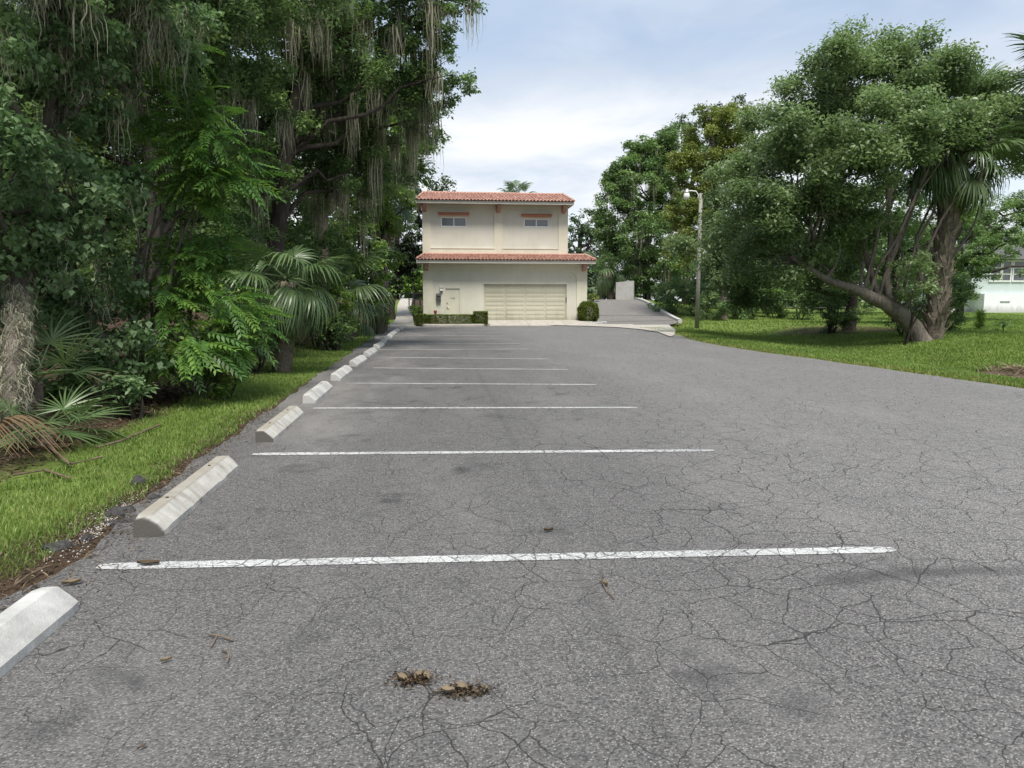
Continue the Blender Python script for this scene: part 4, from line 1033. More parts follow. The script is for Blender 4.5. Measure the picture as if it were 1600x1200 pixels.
def bush(name, label, center, r3, leaf, s, k=1.1, aspect=.5, cat='shrub', group=None, rc=None, stems=5, droop=.2, part='foliage'):
    cx, cy, cz = center; gz = ground_z(cx, cy); root = tag(empty(name, (cx, cy, gz)), label, cat, group)
    m_ = MB(); r = random.Random(int(cx * 100 + cy * 10)); P, T, cc = lobe_points((0, 0, cz - gz), r3, leaf_count(float(np.mean(r3)), s, aspect, k), rc or max(.12, r3[0] * .22), .06, (.45, 1.03), .1)
    P[:, 2] = np.maximum(P[:, 2], .03)
    for i in range(stems): m_.tube(wavy((r.uniform(-.2, .2), r.uniform(-.2, .2), -.1), cc[int(r.random() * len(cc))], 5, .15, 0, i), [.035, .03, .025, .02, .012, .006], 5, cap=False)
    m_.build('stems', M['bark_dark'], root, smooth_shade=True)
    V_, F_, T_ = leaf_arrays(P, s, T, aspect, droop); o = link(part, mesh_np(part, V_, F_, T_), M[leaf], root); o['kind'] = 'stuff'
    return root
def pxbush(name, label, px, py, Y, r, leaf, s, sq=1.0, **kw):
    c = D(px, py, Y); rm = r / F_PX * Y; return bush(name, label, c, (rm, rm, rm * sq), leaf, s, **kw)

# ------------------------------------------------------------------ left woods, near to far
# vine-clad mossy tree at the photo's left edge
b0 = gp(18, 700, 7.3)
mossy = tree('mossy_tree', 'moss-wrapped trunk at left edge, its crown draped in climbing vines', 'tree',
    [(b0, .085), (D(18, 580, 7.6), .07), (D(30, 440, 8.7), .085), (D(75, 250, 9.4), .09), (D(100, -40, 9.6), .09), (D(120, -260, 9.6), .06)],
    px_lobes([(-50, 40, 8.3, 120), (70, 20, 8.6, 95), (170, 0, 9.2, 110), (-40, 230, 8.0, 95), (130, 120, 9.4, 85), (60, -150, 8.6, 190), (230, 60, 10.2, 80)]),
    'leaf_vine', .075, k=.95, aspect=.7, bark='bark_grey', moss=30, moss_len=(.25, .8), moss_w=.008, droop=.7, moss_lobes=(1, 2, 4, 6, 5), strands=26, mspread=.07, gap=.2)
# shaggy moss coat on that trunk
cp_ = [b0, D(20, 580, 7.6), D(30, 440, 8.7), D(75, 250, 9.4), D(100, -40, 9.6)]
st = []
for k in range(330):
    f = rng.random() * 3.99; i = int(f); p = cp_[i].lerp(cp_[i + 1], f - i); a = rng.uniform(0, 6.28); st.append((p.x + .072 * math.cos(a), p.y + .072 * math.sin(a), p.z + .05))
st = np.array(st) - np.array(b0)
o = link('spanish_moss', mesh_np('moss_coat', *moss_arrays(st, rng.uniform(.12, .4, len(st)), 22, .028, .0045, 4)), M['moss'], mossy); o['kind'] = 'stuff'
tree('vine_thicket', 'wall of heart-leaved vines hanging over saplings beside the mossy trunk', 'vines',
    [(gp(130, 620, 10.4), .05), (D(120, 480, 10.4), .045), (D(110, 350, 10.0), .03)],
    px_lobes([(10, 330, 8.6, 75), (100, 300, 8.9, 70), (140, 390, 9.2, 62), (40, 430, 8.9, 62), (175, 320, 9.6, 55), (160, 480, 9.6, 60), (80, 500, 9.6, 60), (-60, 420, 8.4, 80), (205, 560, 9.6, 48), (110, 580, 10, 50)]),
    'leaf_vine', .082, k=.8, aspect=.78, bark='bark_grey', droop=.8, sub=5, moss=12, moss_len=(.25, .7), moss_w=.005, strands=22, gap=.25)
# two compound-leaved shrubs
compound_shrub('pinnate_shrub', 'bright green shrub of long pinnate leaves leaning over the grass strip', gp(300, 610, 11.3),
    px_lobes([(300, 420, 11.0, 62), (250, 470, 10.6, 55), (335, 480, 10.6, 55), (290, 540, 10.2, 55), (350, 545, 10.8, 40), (240, 560, 10.3, 45), (370, 500, 11.0, 35), (320, 385, 11.2, 40)]), 230, 6, 'leaf_bright', fk=.42, scale=.9)
compound_shrub('chinaberry_sapling', 'upper spray of bright feathery leaves reaching right in front of dark oaks', gp(215, 600, 10.8),
    px_lobes([(310, 180, 10.6, 42), (330, 230, 10.5, 48), (290, 265, 10.4, 55), (345, 285, 10.6, 42), (250, 220, 10.6, 55), (220, 140, 10.8, 50), (265, 90, 11.0, 40), (300, 310, 10.8, 40)]), 200, 6, 'leaf_bright', cat='sapling', fk=.38, scale=.85)
# oaks behind
b1 = gp(240, 560, 13.5)
tree('mossy_oak', 'grey mossy oak trunk behind the feathery sapling, dark crown overhead', 'tree',
    [(b1, .17), (D(238, 420, 13.5), .13), (D(243, 300, 13.6), .12), (D(225, 150, 13.8), .12), (D(250, -60, 14), .08)],
    px_lobes([(180, 90, 14, 120), (300, 40, 14.5, 110), (260, 160, 15, 105), (160, 240, 14.2, 90), (340, 140, 15.5, 90), (380, -40, 15, 130), (210, -120, 14, 170), (290, 330, 15.5, 85), (210, 400, 14.5, 65)]),
    'leaf_deep', .10, k=.9, bark='bark_dark', moss=4, moss_len=(.4, 1.2), moss_w=.011, strands=40, gap=.2)
b2 = gp(424, 540, 19.0)
tree('leaning_oak', 'tall oak with dark and silvery leaning trunk, long moss hanging over the lot', 'tree',
    [(b2, .32), (D(428, 420, 19), .23), (D(438, 330, 19), .21), (D(448, 220, 19.1), .20), (D(478, 110, 19.3), .18), (D(512, 40, 19.5), .16), (D(545, -60, 19.6), .15), (D(575, -180, 19.6), .09)],
    px_lobes([(400, 70, 19, 95), (470, 150, 20, 70), (400, 190, 19.6, 85), (520, 190, 21, 75), (560, 100, 20.3, 80), (630, 40, 20, 60), (690, 35, 19.5, 42), (700, 130, 19.6, 36), (660, 110, 20, 48), (735, 0, 19.2, 16), (610, 170, 21, 70), (650, 190, 21.5, 42), (480, 20, 19, 80), (540, -80, 19.5, 130), (640, -70, 19.5, 80), (420, -90, 19, 130), (540, 290, 21.5, 65), (605, 250, 22, 55), (480, 270, 21, 60), (380, 300, 19, 70)]),
    'leaf_oak', .105, k=.85, bark='bark_dark', moss=5, moss_len=(.5, 2.0), moss_w=.014, strands=46, mspread=.11, gap=.25, sub=6, shell=(.3, 1.1), limb_r=.07)
b3 = gp(590, 500, 31)
tree('edge_oak', 'bushy oak in the wood before the sidewalk, lighter green on its right side', 'tree',
    [(b3, .26), (D(588, 400, 31), .22), (D(600, 300, 31), .18), (D(620, 180, 31), .10)],
    px_lobes([(640, 150, 30.5, 46), (600, 130, 30, 55), (655, 205, 31, 36), (625, 230, 30, 50), (650, 260, 31.5, 30), (585, 220, 29, 60), (610, 340, 30, 38), (575, 300, 29, 50), (560, 380, 28, 45), (600, 410, 31, 30), (655, 120, 31, 25)]),
    'leaf_bright', .15, k=.8, bark='bark_dark', moss=1.8, moss_len=(.6, 2.2), moss_w=.018, gap=.2, strands=30)
b4 = gp(120, 520, 24)
tree('background_oak', 'dark background trees closing the wood behind the vines', 'tree',
    [(b4, .35), (D(120, 350, 24), .3), (D(140, 100, 24), .2), (D(140, -60, 24), .15)],
    px_lobes([(0, 100, 24, 170), (160, 180, 25, 170), (330, 220, 26, 150), (60, 350, 22, 150), (250, 400, 23, 120), (-120, 250, 22, 180), (420, 420, 26, 85), (330, 60, 27, 170), (100, -120, 25, 220), (-150, -50, 23, 200), (375, 340, 27, 70), (440, 330, 31, 65), (330, 330, 25, 60)]),
    'leaf_deep', .19, k=.75, gap=.1, moss=.6, moss_len=(.8, 2.2), moss_w=.014)
b5 = gp(500, 505, 36)
tree('background_oak', 'dark oak deep in the wood left of the building', 'tree',
    [(b5, .35), (D(500, 350, 36), .3), (D(510, 100, 36), .2)],
    px_lobes([(520, 120, 36, 110), (590, 210, 37, 75), (450, 250, 33, 95), (540, 330, 35, 80), (600, 330, 38, 45), (480, 400, 32, 75), (560, 430, 36, 50), (400, 60, 34, 120)]),
    'leaf_deep', .24, k=.75, gap=.12, moss=.5, moss_len=(1, 2.5), moss_w=.018)
# dark cedar and a loose tree beside and behind the building
b6 = gp(611, 480, 47)
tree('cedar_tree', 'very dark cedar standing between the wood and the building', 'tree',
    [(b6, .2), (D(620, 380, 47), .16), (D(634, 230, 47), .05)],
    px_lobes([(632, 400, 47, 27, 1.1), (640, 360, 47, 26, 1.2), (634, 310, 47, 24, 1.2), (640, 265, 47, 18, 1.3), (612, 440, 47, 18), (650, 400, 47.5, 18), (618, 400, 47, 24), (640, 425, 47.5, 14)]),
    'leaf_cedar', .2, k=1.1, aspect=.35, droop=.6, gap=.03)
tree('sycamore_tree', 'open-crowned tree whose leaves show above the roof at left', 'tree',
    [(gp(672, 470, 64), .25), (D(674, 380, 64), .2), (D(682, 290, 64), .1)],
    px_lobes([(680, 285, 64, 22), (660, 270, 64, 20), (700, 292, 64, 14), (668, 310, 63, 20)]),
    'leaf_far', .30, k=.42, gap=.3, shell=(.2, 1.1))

# understory bushes along the wood's edge
und = [('shrub', 'low leafy shrub at the foot of the pinnate shrub by the grass', 330, 590, 10.6, 38, 'leaf_bright', .085, .7),
       ('shrub', 'dark small-leaved shrub left of the drooping palm', 385, 500, 14.2, 62, 'leaf_deep', .09, 1.0),
       ('shrub', 'light green bush in front of the moss, right of the drooping palm', 515, 470, 21, 45, 'leaf_bright', .12, .9),
       ('shrub', 'rounded bush at wood edge, below the mossy tangle', 520, 515, 20.5, 32, 'leaf_oak', .12, .8),
       ('shrub', 'tall bright bush at wood edge nearest the thin post', 575, 440, 29, 38, 'leaf_bright', .15, 1.2),
       ('shrub', 'leafy bush behind the thin post by the sidewalk', 590, 485, 33, 22, 'leaf_bright', .15, 1.0),
       ('shrub', 'mid green bush under the tall skirted palm', 555, 400, 28, 40, 'leaf_oak', .15, 1.2),
       ('shrub', 'dark bush between the vines and the near palmetto', 200, 610, 9.0, 42, 'leaf_vine', .075, .6),
       ('shrub', 'shadowy low shrub behind the mossy trunk at left edge', 60, 600, 9.2, 60, 'leaf_deep', .08, .8),
       ('shrub', 'dense shrub filling the dark gap left of the leaning trunk', 370, 410, 17, 75, 'leaf_deep', .11, 1.0),
       ('shrub', 'mossy grey-green tangle right of the leaning trunk', 495, 400, 22, 55, 'leaf_oak', .12, 1.1),
       ('shrub', 'bright weeds at the foot of the thin post', 585, 500, 35, 10, 'leaf_yellow', .14, 1.0)]
for nm, lb, px, py, Y, r_, lf, s_, sq in und: pxbush(nm, lb, px, py, Y, r_, lf, s_, sq, k=.95, group="shrubs along the wood's edge")
for (x, y, h_), lb in zip(((-6.6, 6.6, 1.5), (-8.6, 9.5, 2.2), (-7.6, 3.6, 1.4), (-10.5, 6.0, 2.4)), ('shrub just past the left photo edge behind the mossy trunk', 'tall shrub past the left edge, deep behind the mossy trunk', 'shrub past the left edge, nearest the camera', 'tall thicket shrub far past the left photo edge')):
    bush('shrub', lb, (x, y, h_ * .9), (1.7, 1.7, h_), 'leaf_deep', .10, k=.6, group="shrubs along the wood's edge")
# hanging moss curtain on the tangle
c = D(495, 350, 21.6); tgl = [(c.x + random.uniform(-1, .8), c.y + random.uniform(-.5, .5), c.z + random.uniform(-.5, .5)) for _ in range(22)]

# palms in the wood
b = gp(440, 575, 14.6)
palm('cabbage_palm', 'young trunkless-looking palm drooping long green fans onto the grass edge', b, [(b, .2), (D(445, 500, 14.6), .2), (D(448, 440, 14.6),   .17)], .70, 32, (-55, 45), 4, (-85, -60), seed=1, group='palms in the left wood')
b = gp(520, 530, 21.5)
palm('cabbage_palm', 'smaller palm with upright fans behind the light green bush', b, [(b, .18), (D(520, 460, 21.5), .16)], .95, 16, (-30, 60), 3, seed=2, group='palms in the left wood')
b = gp(545, 525, 25)
palm('cabbage_palm', 'low palm fan clump by the grass, just before the wood ends', b, [(b, .14), (D(548, 498, 25), .12)], .75, 12, (-25, 55), 2, seed=3, group='palms in the left wood')
b = gp(598, 500, 34)
palm('cabbage_palm', 'tall palm at wood end with brown skirt of dead fronds', b, [(b, .22), (D(600, 400, 34), .2), (D(600, 305, 34), .2)], 1.0, 24, (-45, 70), 20, (-88, -50), seed=4, group='palms in the left wood', deadsize=1.2)
b = gp(505, 520, 26)
palm('cabbage_palm', 'tall palm half hidden in moss behind the leaning oak trunk', b, [(b, .2), (D(505, 380, 26), .18), (D(505, 255, 26), .18)], .9, 14, (-40, 60), 16, (-88, -50), seed=5, group='palms in the left wood')
b = gp(70, 672, 7.3)
palm('saw_palmetto', 'near palmetto by the mossy trunk, flat green fan and one dead frond', b, [(b, .07), (b + Vector((.02, 0, .16)), .06)], .62, 12, (-18, 38), 1, (8, 16), seed=6, meshes=SAW, cat='palmetto', group='palmettos')
b = gp(55, 600, 8.4)
palm('saw_palmetto', 'taller palmetto with stiff pointed fans behind the mossy trunk', b, [(b, .06), (b + Vector((.02, 0, .45)), .06)], .8, 6, (5, 65), 2, (-60, -30), seed=7, meshes=SAW, cat='palmetto', group='palmettos')
# dead frond lying at the left edge of the photo
p = gp(-30, 700, 6.75)
df = tag(empty('fallen_frond', p), 'dead brown palm frond drooping at the left photo edge', 'palm frond')
put_frond(df, (0, 0, .02), DEAD[0], R(-128), R(48), .62, 'dead_frond', .2)
put_frond(df, (.03, -.02, .02), DEAD[1], R(-150), R(40), .60, 'dead_frond', -.2)

# ------------------------------------------------------------------ right side trees
bb = G(1440, 531); bb.z = ground_z(bb.x, bb.y)
CY = bb.y
tree('camphor_tree', 'big leaning-trunk tree with wide rounded crown on the right lawn', 'tree',
    [(bb, .38), (D(1422, 508, CY), .30), (D(1395, 482, CY), .26), (D(1358, 463, CY), .22), (D(1335, 452, CY), .17), (D(1290, 436, CY), .12), (D(1235, 400, CY), .07)],
    px_lobes([(1395, 112, CY + 1, 62), (1325, 135, CY, 62), (1445, 140, CY + .6, 60), (1500, 205, CY - 1.2, 42), (1560, 195, CY - 1.0, 40), (1265, 165, CY + 1, 62), (1505, 175, CY + 1, 58), (1570, 180, CY + 1.4, 55), (1300, 235, CY - 1.2, 78), (1390, 200, CY - 1.6, 72), (1235, 275, CY - .4, 72), (1455, 205, CY + 1, 52), (1560, 212, CY + 2, 48), (1190, 340, CY + .2, 62), (1270, 340, CY - .6, 66), (1345, 300, CY - .6, 52), (1605, 235, CY + 2.5, 42), (1340, 210, CY + 1.6, 85), (1250, 255, CY + 1.6, 75), (1420, 250, CY + 2, 62), (1262, 398, CY + .6, 48), (1200, 405, CY + .3, 44), (1330, 360, CY + 1.2, 48), (1385, 75, CY + 1.2, 34), (1310, 88, CY + .6, 34), (1450, 90, CY + 1, 34)]),
    'leaf_camphor', .135, k=1.75, aspect=.5, shell=(.6, 1.08), under=.15, bark='bark_grey', gap=.02, rc=.55, sub=5, fork=.5, limb_r=.06,
    stems=[([(1395, 482, CY), (1385, 440, CY + .2), (1392, 370, CY + .3), (1385, 270, CY + .5), (1392, 170, CY + .8)], .15, .05), ([(1376, 470, CY), (1362, 430, CY + .4), (1345, 370, CY + .4), (1310, 280, CY + .4), (1300, 190, CY + .5)], .13, .04),
           ([(1392, 400, CY + .2), (1420, 330, CY), (1450, 270, CY - .2), (1500, 220, CY)], .08, .03), ([(1335, 370, CY + .4), (1290, 330, CY), (1240, 300, CY)], .08, .03)])
# low side limb and its spray
o = bush('low_spray', 'leafy low spray growing off the leaning trunk', D(1425, 432, CY - .5), (.95, .8, .85), 'leaf_camphor', .12, k=.8, stems=4)
o['category'] = 'shrub'; o['label'] = 'leafy low sprout mass beside the leaning trunk and booted palm'
bc = G(1327, 517); bc.z = ground_z(bc.x, bc.y); SY = bc.y
tree('spreading_tree', 'dark-trunked spreading tree behind the leaning one, crown reaching the lamp pole', 'tree',
    [(bc, .33), (D(1330, 480, SY), .25), (D(1328, 420, SY), .22), (D(1300, 340, SY), .18), (D(1270, 260, SY), .1)],
    px_lobes([(1215, 215, SY - .5, 58), (1165, 285, SY - 1.5, 55), (1158, 342, SY - 2, 52), (1110, 388, SY - 2, 42), (1160, 405, SY - 2.5, 52), (1225, 400, SY - 2, 58), (1120, 430, SY - 2, 36), (1280, 410, SY - 1, 52), (1190, 445, SY - 1.5, 40), (1250, 450, SY - 1, 38), (1310, 370, SY, 50)]),
    'leaf_camphor', .15, k=1.6, shell=(.6, 1.08), under=.1, bark='bark_dark', gap=.02, rc=.6, sub=5, fork=.5, limb_r=.08)
# multi-stemmed dark shrub at that trunk's foot
pxbush('dark_shrub', 'dark multi-stemmed shrub hugging the foot of the spreading tree', 1300, 485, SY - .6, 34, 'leaf_deep', .11, 1.0, k=1.2, stems=9)
pxbush('dark_shrub', 'low dark shrub between the leaning trunk and the booted palm', 1415, 492, CY + 2.5, 30, 'leaf_deep', .11, .9, k=.9)
pxbush('dark_shrub', 'dark leafy shrub right behind the booted palm trunk', 1478, 470, CY + 4.5, 42, 'leaf_deep', .12, 1.2, k=1.0)
# the booted palm
PY = CY + .25; bp = gp(1459, 526, PY)
palm('booted_palm', 'cabbage palm with criss-cross boots on its trunk beside the leaning tree', bp,
    [(bp, .30), (D(1464, 470, PY), .28), (D(1472, 400, PY), .31), (D(1484, 330, PY), .36), (D(1494, 252, PY), .34)], 1.08, 54, (-62, 45), 22, (-88, -55), boots=150, seed=11)
b = gp(1475, 500, 33)
palm('cabbage_palm', 'palm behind the big crown, only its topmost fans rising above it', b, [(b, .25), (D(1490, 300, 33), .22), (D(1522, 165, 33), .22)], 1.15, 20, (-30, 75), 6, seed=12)
b = gp(1700, 540, 23)
palm('cabbage_palm', 'palm past the right photo edge, dark fans entering the sky', b, [(b, .25), (D(1700, 300, 23), .22), (D(1690, 130, 23), .22)], 1.35, 24, (-35, 75), 6, seed=13)
# far row to the right of the driveway
tree('yellow_tree', 'yellow-green tree behind the lamp pole', 'tree',
    [(gp(1131, 499, 47), .30), (D(1130, 440, 47), .26), (D(1122, 330, 47), .2), (D(1115, 220, 47), .1)],
    px_lobes([(1115, 215, 47, 48), (1140, 190, 47.5, 34), (1085, 265, 47, 42), (1130, 275, 47, 50), (1075, 330, 47, 36), (1110, 350, 46.5, 44), (1155, 235, 48, 36), (1070, 390, 46, 30)]),
    'leaf_yellow', .19, k=1.7, gap=.03, bark='bark_grey', limb_r=.1)
tree('moss_oak', 'moss-hung oak beyond the driveway wall', 'tree',
    [(gp(1011, 470, 66), .4), (D(1010, 420, 66), .35), (D(1015, 340, 66), .3), (D(1030, 240, 66), .15)],
    px_lobes([(1000, 290, 66, 46), (965, 325, 65, 36), (1035, 255, 67, 46), (1010, 240, 67, 32), (975, 275, 66, 28), (1060, 225, 67, 34), (950, 360, 65, 24), (975, 385, 64, 40), (1020, 370, 64, 48), (1050, 320, 66, 40), (960, 280, 67, 20), (1010, 430, 64, 30), (1050, 420, 63, 36)]),
    'leaf_oak', .26, k=1.6, gap=.03, limb_r=.12, moss=2.6, moss_len=(1, 3.2), moss_w=.022, strands=18, mspread=.2)
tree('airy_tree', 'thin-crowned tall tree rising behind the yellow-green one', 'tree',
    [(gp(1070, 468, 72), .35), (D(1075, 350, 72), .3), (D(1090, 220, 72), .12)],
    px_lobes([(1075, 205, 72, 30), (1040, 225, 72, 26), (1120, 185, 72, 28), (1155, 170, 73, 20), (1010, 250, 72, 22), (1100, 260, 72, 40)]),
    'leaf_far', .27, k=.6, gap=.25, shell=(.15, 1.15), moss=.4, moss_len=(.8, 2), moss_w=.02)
far_sh = [(1340, 476, 56, 26), (1430, 474, 55, 28), (1150, 478, 54, 24), (1050, 462, 50, 28), (1088, 462, 49, 30), (1035, 478, 52, 18), (1110, 478, 46, 26), (1160, 470, 47, 30), (1205, 475, 50, 30), (1250, 470, 48, 34), (1180, 440, 50, 40)]
fl = ['rounded far shrub seen under the spreading crown right of its trunk', 'far shrub between the leaning trunk and the house lawn', 'far bush on the lawn rim left of the spreading tree', 'dark shrub by the ramp curb, second from the concrete wall', 'dark shrub just left of the lamp pole base', 'low shrub right next to the concrete wall beyond the curb', 'dark bush between lamp pole and the yellow-green tree trunk',
      'dark bush right of the yellow-green tree trunk', 'rounded shrub on the lawn edge, left of the dark multi-stemmed shrub', 'broad shrub behind the spreading tree, deep in the lawn', 'tall shrub behind the spreading crown']
for (px, py, Y, r_), lb in zip(far_sh, fl): pxbush('shrub', lb, px, py, Y, r_, 'leaf_deep' if px != 1205 else 'leaf_bright', .17, 1.0, k=1.0, group='shrubs beyond the lawn')
tree('background_tree', 'mid-green background tree between the booted palm and the white house', 'tree',
    [(gp(1500, 492, 44), .25), (D(1500, 440, 44), .22), (D(1500, 350, 44), .14)],
    px_lobes([(1500, 370, 44, 48), (1545, 345, 45, 42), (1590, 360, 45, 42), (1520, 420, 43, 36), (1450, 400, 46, 48), (1620, 330, 45, 50), (1480, 440, 43, 28), (1640, 410, 43, 40), (1530, 395, 42, 28), (1575, 380, 42, 30), (1500, 465, 42, 20)]),
    'leaf_oak', .17, k=.95, gap=.1)
tree('background_tree', 'distant tree mass behind the spreading tree crown', 'tree',
    [(gp(1300, 480, 62), .3), (D(1300, 420, 62), .28), (D(1300, 300, 62), .18)],
    px_lobes([(1300, 330, 62, 60), (1220, 380, 60, 50), (1380, 370, 62, 60), (1270, 430, 58, 40), (1350, 440, 58, 40), (1420, 440, 60, 40), (1200, 440, 58, 34)]),
    'leaf_oak', .26, k=1.0, gap=.1)
tree('background_tree', 'dim tree standing close behind the spreading tree and booted palm', 'tree',
    [(gp(1400, 505, 38), .2), (D(1400, 420, 38), .18), (D(1400, 330, 38), .1)],
    px_lobes([(1390, 330, 37, 55), (1340, 410, 38, 45), (1420, 390, 38, 50), (1470, 340, 38, 45), (1290, 450, 40, 30), (1380, 450, 39, 30)]), 'leaf_oak', .17, k=.8, gap=.12)
# trees far beyond the building
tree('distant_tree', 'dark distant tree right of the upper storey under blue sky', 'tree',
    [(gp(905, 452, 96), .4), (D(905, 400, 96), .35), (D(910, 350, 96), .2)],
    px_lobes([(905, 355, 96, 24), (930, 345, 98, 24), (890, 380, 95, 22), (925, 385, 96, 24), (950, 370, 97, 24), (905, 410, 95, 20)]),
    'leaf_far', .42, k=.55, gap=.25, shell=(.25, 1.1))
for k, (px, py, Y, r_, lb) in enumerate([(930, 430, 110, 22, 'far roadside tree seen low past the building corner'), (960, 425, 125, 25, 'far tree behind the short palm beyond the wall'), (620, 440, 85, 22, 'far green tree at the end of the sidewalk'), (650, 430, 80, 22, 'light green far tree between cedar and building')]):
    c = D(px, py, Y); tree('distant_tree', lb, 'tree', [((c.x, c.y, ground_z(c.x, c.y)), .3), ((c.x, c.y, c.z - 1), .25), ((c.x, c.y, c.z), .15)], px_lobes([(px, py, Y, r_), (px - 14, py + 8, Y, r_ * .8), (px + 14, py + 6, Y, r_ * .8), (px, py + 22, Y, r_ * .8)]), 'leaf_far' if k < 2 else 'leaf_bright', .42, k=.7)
# a wood closing the horizon
def far_wood(name, label, x0, x1, y0, y1, n, hgt):
    parts = []
    for k in range(n):
        x = rng.uniform(x0, x1); y = rng.uniform(y0, y1); h = hgt * rng.uniform(.7, 1.15); r_ = rng.uniform(3.5, 5.5)
        P, T, _ = lobe_points((x, y, h * .48), (r_, r_, h * .52), 2200, 1.2, .03, under=0); parts.append(leaf_arrays(P, .75, T, .7))
    o = link(name, mesh_np(name, *merge(parts)), M['leaf_far']); tag(o, label, 'wood', kind='stuff')
far_wood('distant_wood', 'far-off wood behind the right lawn', 20, 230, 95, 135, 80, 12)
far_wood('distant_wood', 'far-off wood behind the building and road', -60, 20, 125, 150, 26, 12)
far_wood('distant_wood', 'deep wood behind the left trees', -60, -14, 6, 100, 40, 14)
b = gp(953, 468, 64)
palm('cabbage_palm', 'short shaggy palm standing beside the concrete wall', b, [(b, .3), (D(953, 440, 64), .3), (D(952, 420, 64), .28)], 1.3, 20, (-50, 65), 12, (-88, -50), seed=21)
b = gp(808, 470, 78)
palm('cabbage_palm', 'palm behind the building, only its tuft above the roof', b, [(b, .25), (D(808, 380, 78), .22), (D(808, 309, 78), .22)], 1.15, 18, (-20, 75), 2, seed=22)

# ------------------------------------------------------------------ hedges by the door and corner bush
def hedge(label, x0, x1, y0, y1, h, seed, name='clipped_hedge', cat='hedge', group='clipped hedges by the door'):
    gz = .07; root = tag(empty(name, ((x0 + x1) / 2, (y0 + y1) / 2, gz)), label, cat, group)
    w, d = (x1 - x0) / 2, (y1 - y0) / 2; n = int(9000 * (w * h * 2 + d * h * 2 + w * d * 2)); P = rng.uniform(-1, 1, (n, 3))
    ax = rng.integers(0, 3, n); q = .80 + .22 * rng.random(n) ** .5
    for a in range(3): P[ax == a, a] = np.sign(P[ax == a, a]) * q[ax == a]
    if cat == 'bush':
        ln_ = np.linalg.norm(P, axis=1, keepdims=True); P = P / np.maximum(1, (ln_ / 1.12)) * (1 + .10 * np.sin(P[:, :1] * 5 + P[:, 1:2] * 4) * np.sin(P[:, 2:] * 5))
    P = P * np.array([w, d, h / 2]); P[:, 2] += h / 2; P = P[P[:, 2] > .03]
    V_, F_, T_ = leaf_arrays(P, .055, rng.random(len(P)), .6, 0, .3); o = link('foliage', mesh_np('foliage', V_, F_, T_), M['leaf_hedge'], root); o['kind'] = 'stuff'
    m_ = MB(); r = random.Random(seed)
    for k in range(max(4, int(w * 8))): x = r.uniform(-w * .9, w * .9); m_.tube(wavy((x, 0, -.05), (x + r.uniform(-.1, .1), r.uniform(-d, d) * .6, h * .8), 4, .1), [.02, .018, .014, .01, .006], 5, cap=False)
    m_.build('stems', M['twig'], root)
H0, H1 = 39.15, 39.85
hd = lambda px: D(px, 495, 39.4).x
hedge('short clipped hedge block at the building corner by the sidewalk', hd(648), hd(665), H0 + .05, H1 + .1, .58, 1)
hedge('long low clipped hedge in front of the entrance door', hd(667.5), hd(742), H0, H1, .55, 2)
hedge('taller clipped hedge cube at the garage end', hd(741), hd(761), H0 - .1, H1 + .2, .72, 3)
cbx = D(919, 484, 41.4).x
hedge('rounded leafy bush at the right corner of the building', cbx - .56, cbx + .6, 41.05, 41.9, 1.22, 4, 'corner_bush', 'bush', None)
pxbush('fern_bush', 'leafy dark plant by the building corner beside the sidewalk', 649, 484, 42, 9, 'leaf_bright', .12, 1.0, k=1.2)
pxbush('yellow_weed_bush', 'yellow-green bush behind the corner bush by the ramp', 926, 466, 58, 10, 'leaf_yellow', .16, .8, k=1.1)

# ------------------------------------------------------------------ grass
def blades(P, h, w, nseg2=True, lean=.5, tint=None):
    N = len(P); az = rng.uniform(0, 6.283, N); d = np.stack([np.cos(az), np.sin(az), np.zeros(N)], -1); side = np.stack([-np.sin(az), np.cos(az), np.zeros(N)], -1)
    az2 = rng.uniform(0, 6.283, N); side = np.stack([np.cos(az2), np.sin(az2), np.zeros(N)], -1)
    h = h * rng.uniform(.5, 1.3, N); le = lean * rng.uniform(.1, 1.3, N); w_ = (w * rng.uniform(.7, 1.3, N))[:, None]
    m1 = P + d * (h * le * .35)[:, None]; m1[:, 2] += h * .6; tip = P + d * (h * le)[:, None]; tip[:, 2] += h * (1 - .3 * le)
    V_ = np.stack([P - side * w_, P + side * w_, m1 + side * w_ * .8, tip, m1 - side * w_ * .8], 1).reshape(-1, 3)
    b = np.arange(N)[:, None] * 5
    F_ = np.concatenate([b + np.array([[0, 1, 2, 4]]), b + np.array([[4, 2, 3, 3]])], 1).reshape(-1, 4)
    F4 = F_[0::2]; tri = F_[1::2][:, :3]
    return V_, F4, tri, (tint if tint is not None else rng.random(N))
def grass_obj(name, label, P, h, w, lean, tint):
    V_, F4, F3, T_ = blades(P, h, w, lean=lean, tint=tint)
    # quads and tips as triangles in one mesh
    tris = np.concatenate([F4[:, [0, 1, 2]], F4[:, [0, 2, 3]], F3]); tt = np.concatenate([T_, T_, T_])
    o = link(name, mesh_np(name, V_, tris, tt), M['grass']); return tag(o, label, 'grass', kind='stuff')
def zvals(P): return np.array([ground_z(x, y) for x, y in P])
le_y = np.array([p[1] for p in left_edge]); le_x = np.array([p[0] for p in left_edge])
bands = [(1.5, 5.2, 4200, .085, .0028), (5.2, 9, 3000, .08, .0034), (9, 16, 1500, .075, .0050), (16, 26, 700, .075, .008), (26, 39, 420, .07, .012)]
Ps, Hs, Ws, Ts = [], [], [], []
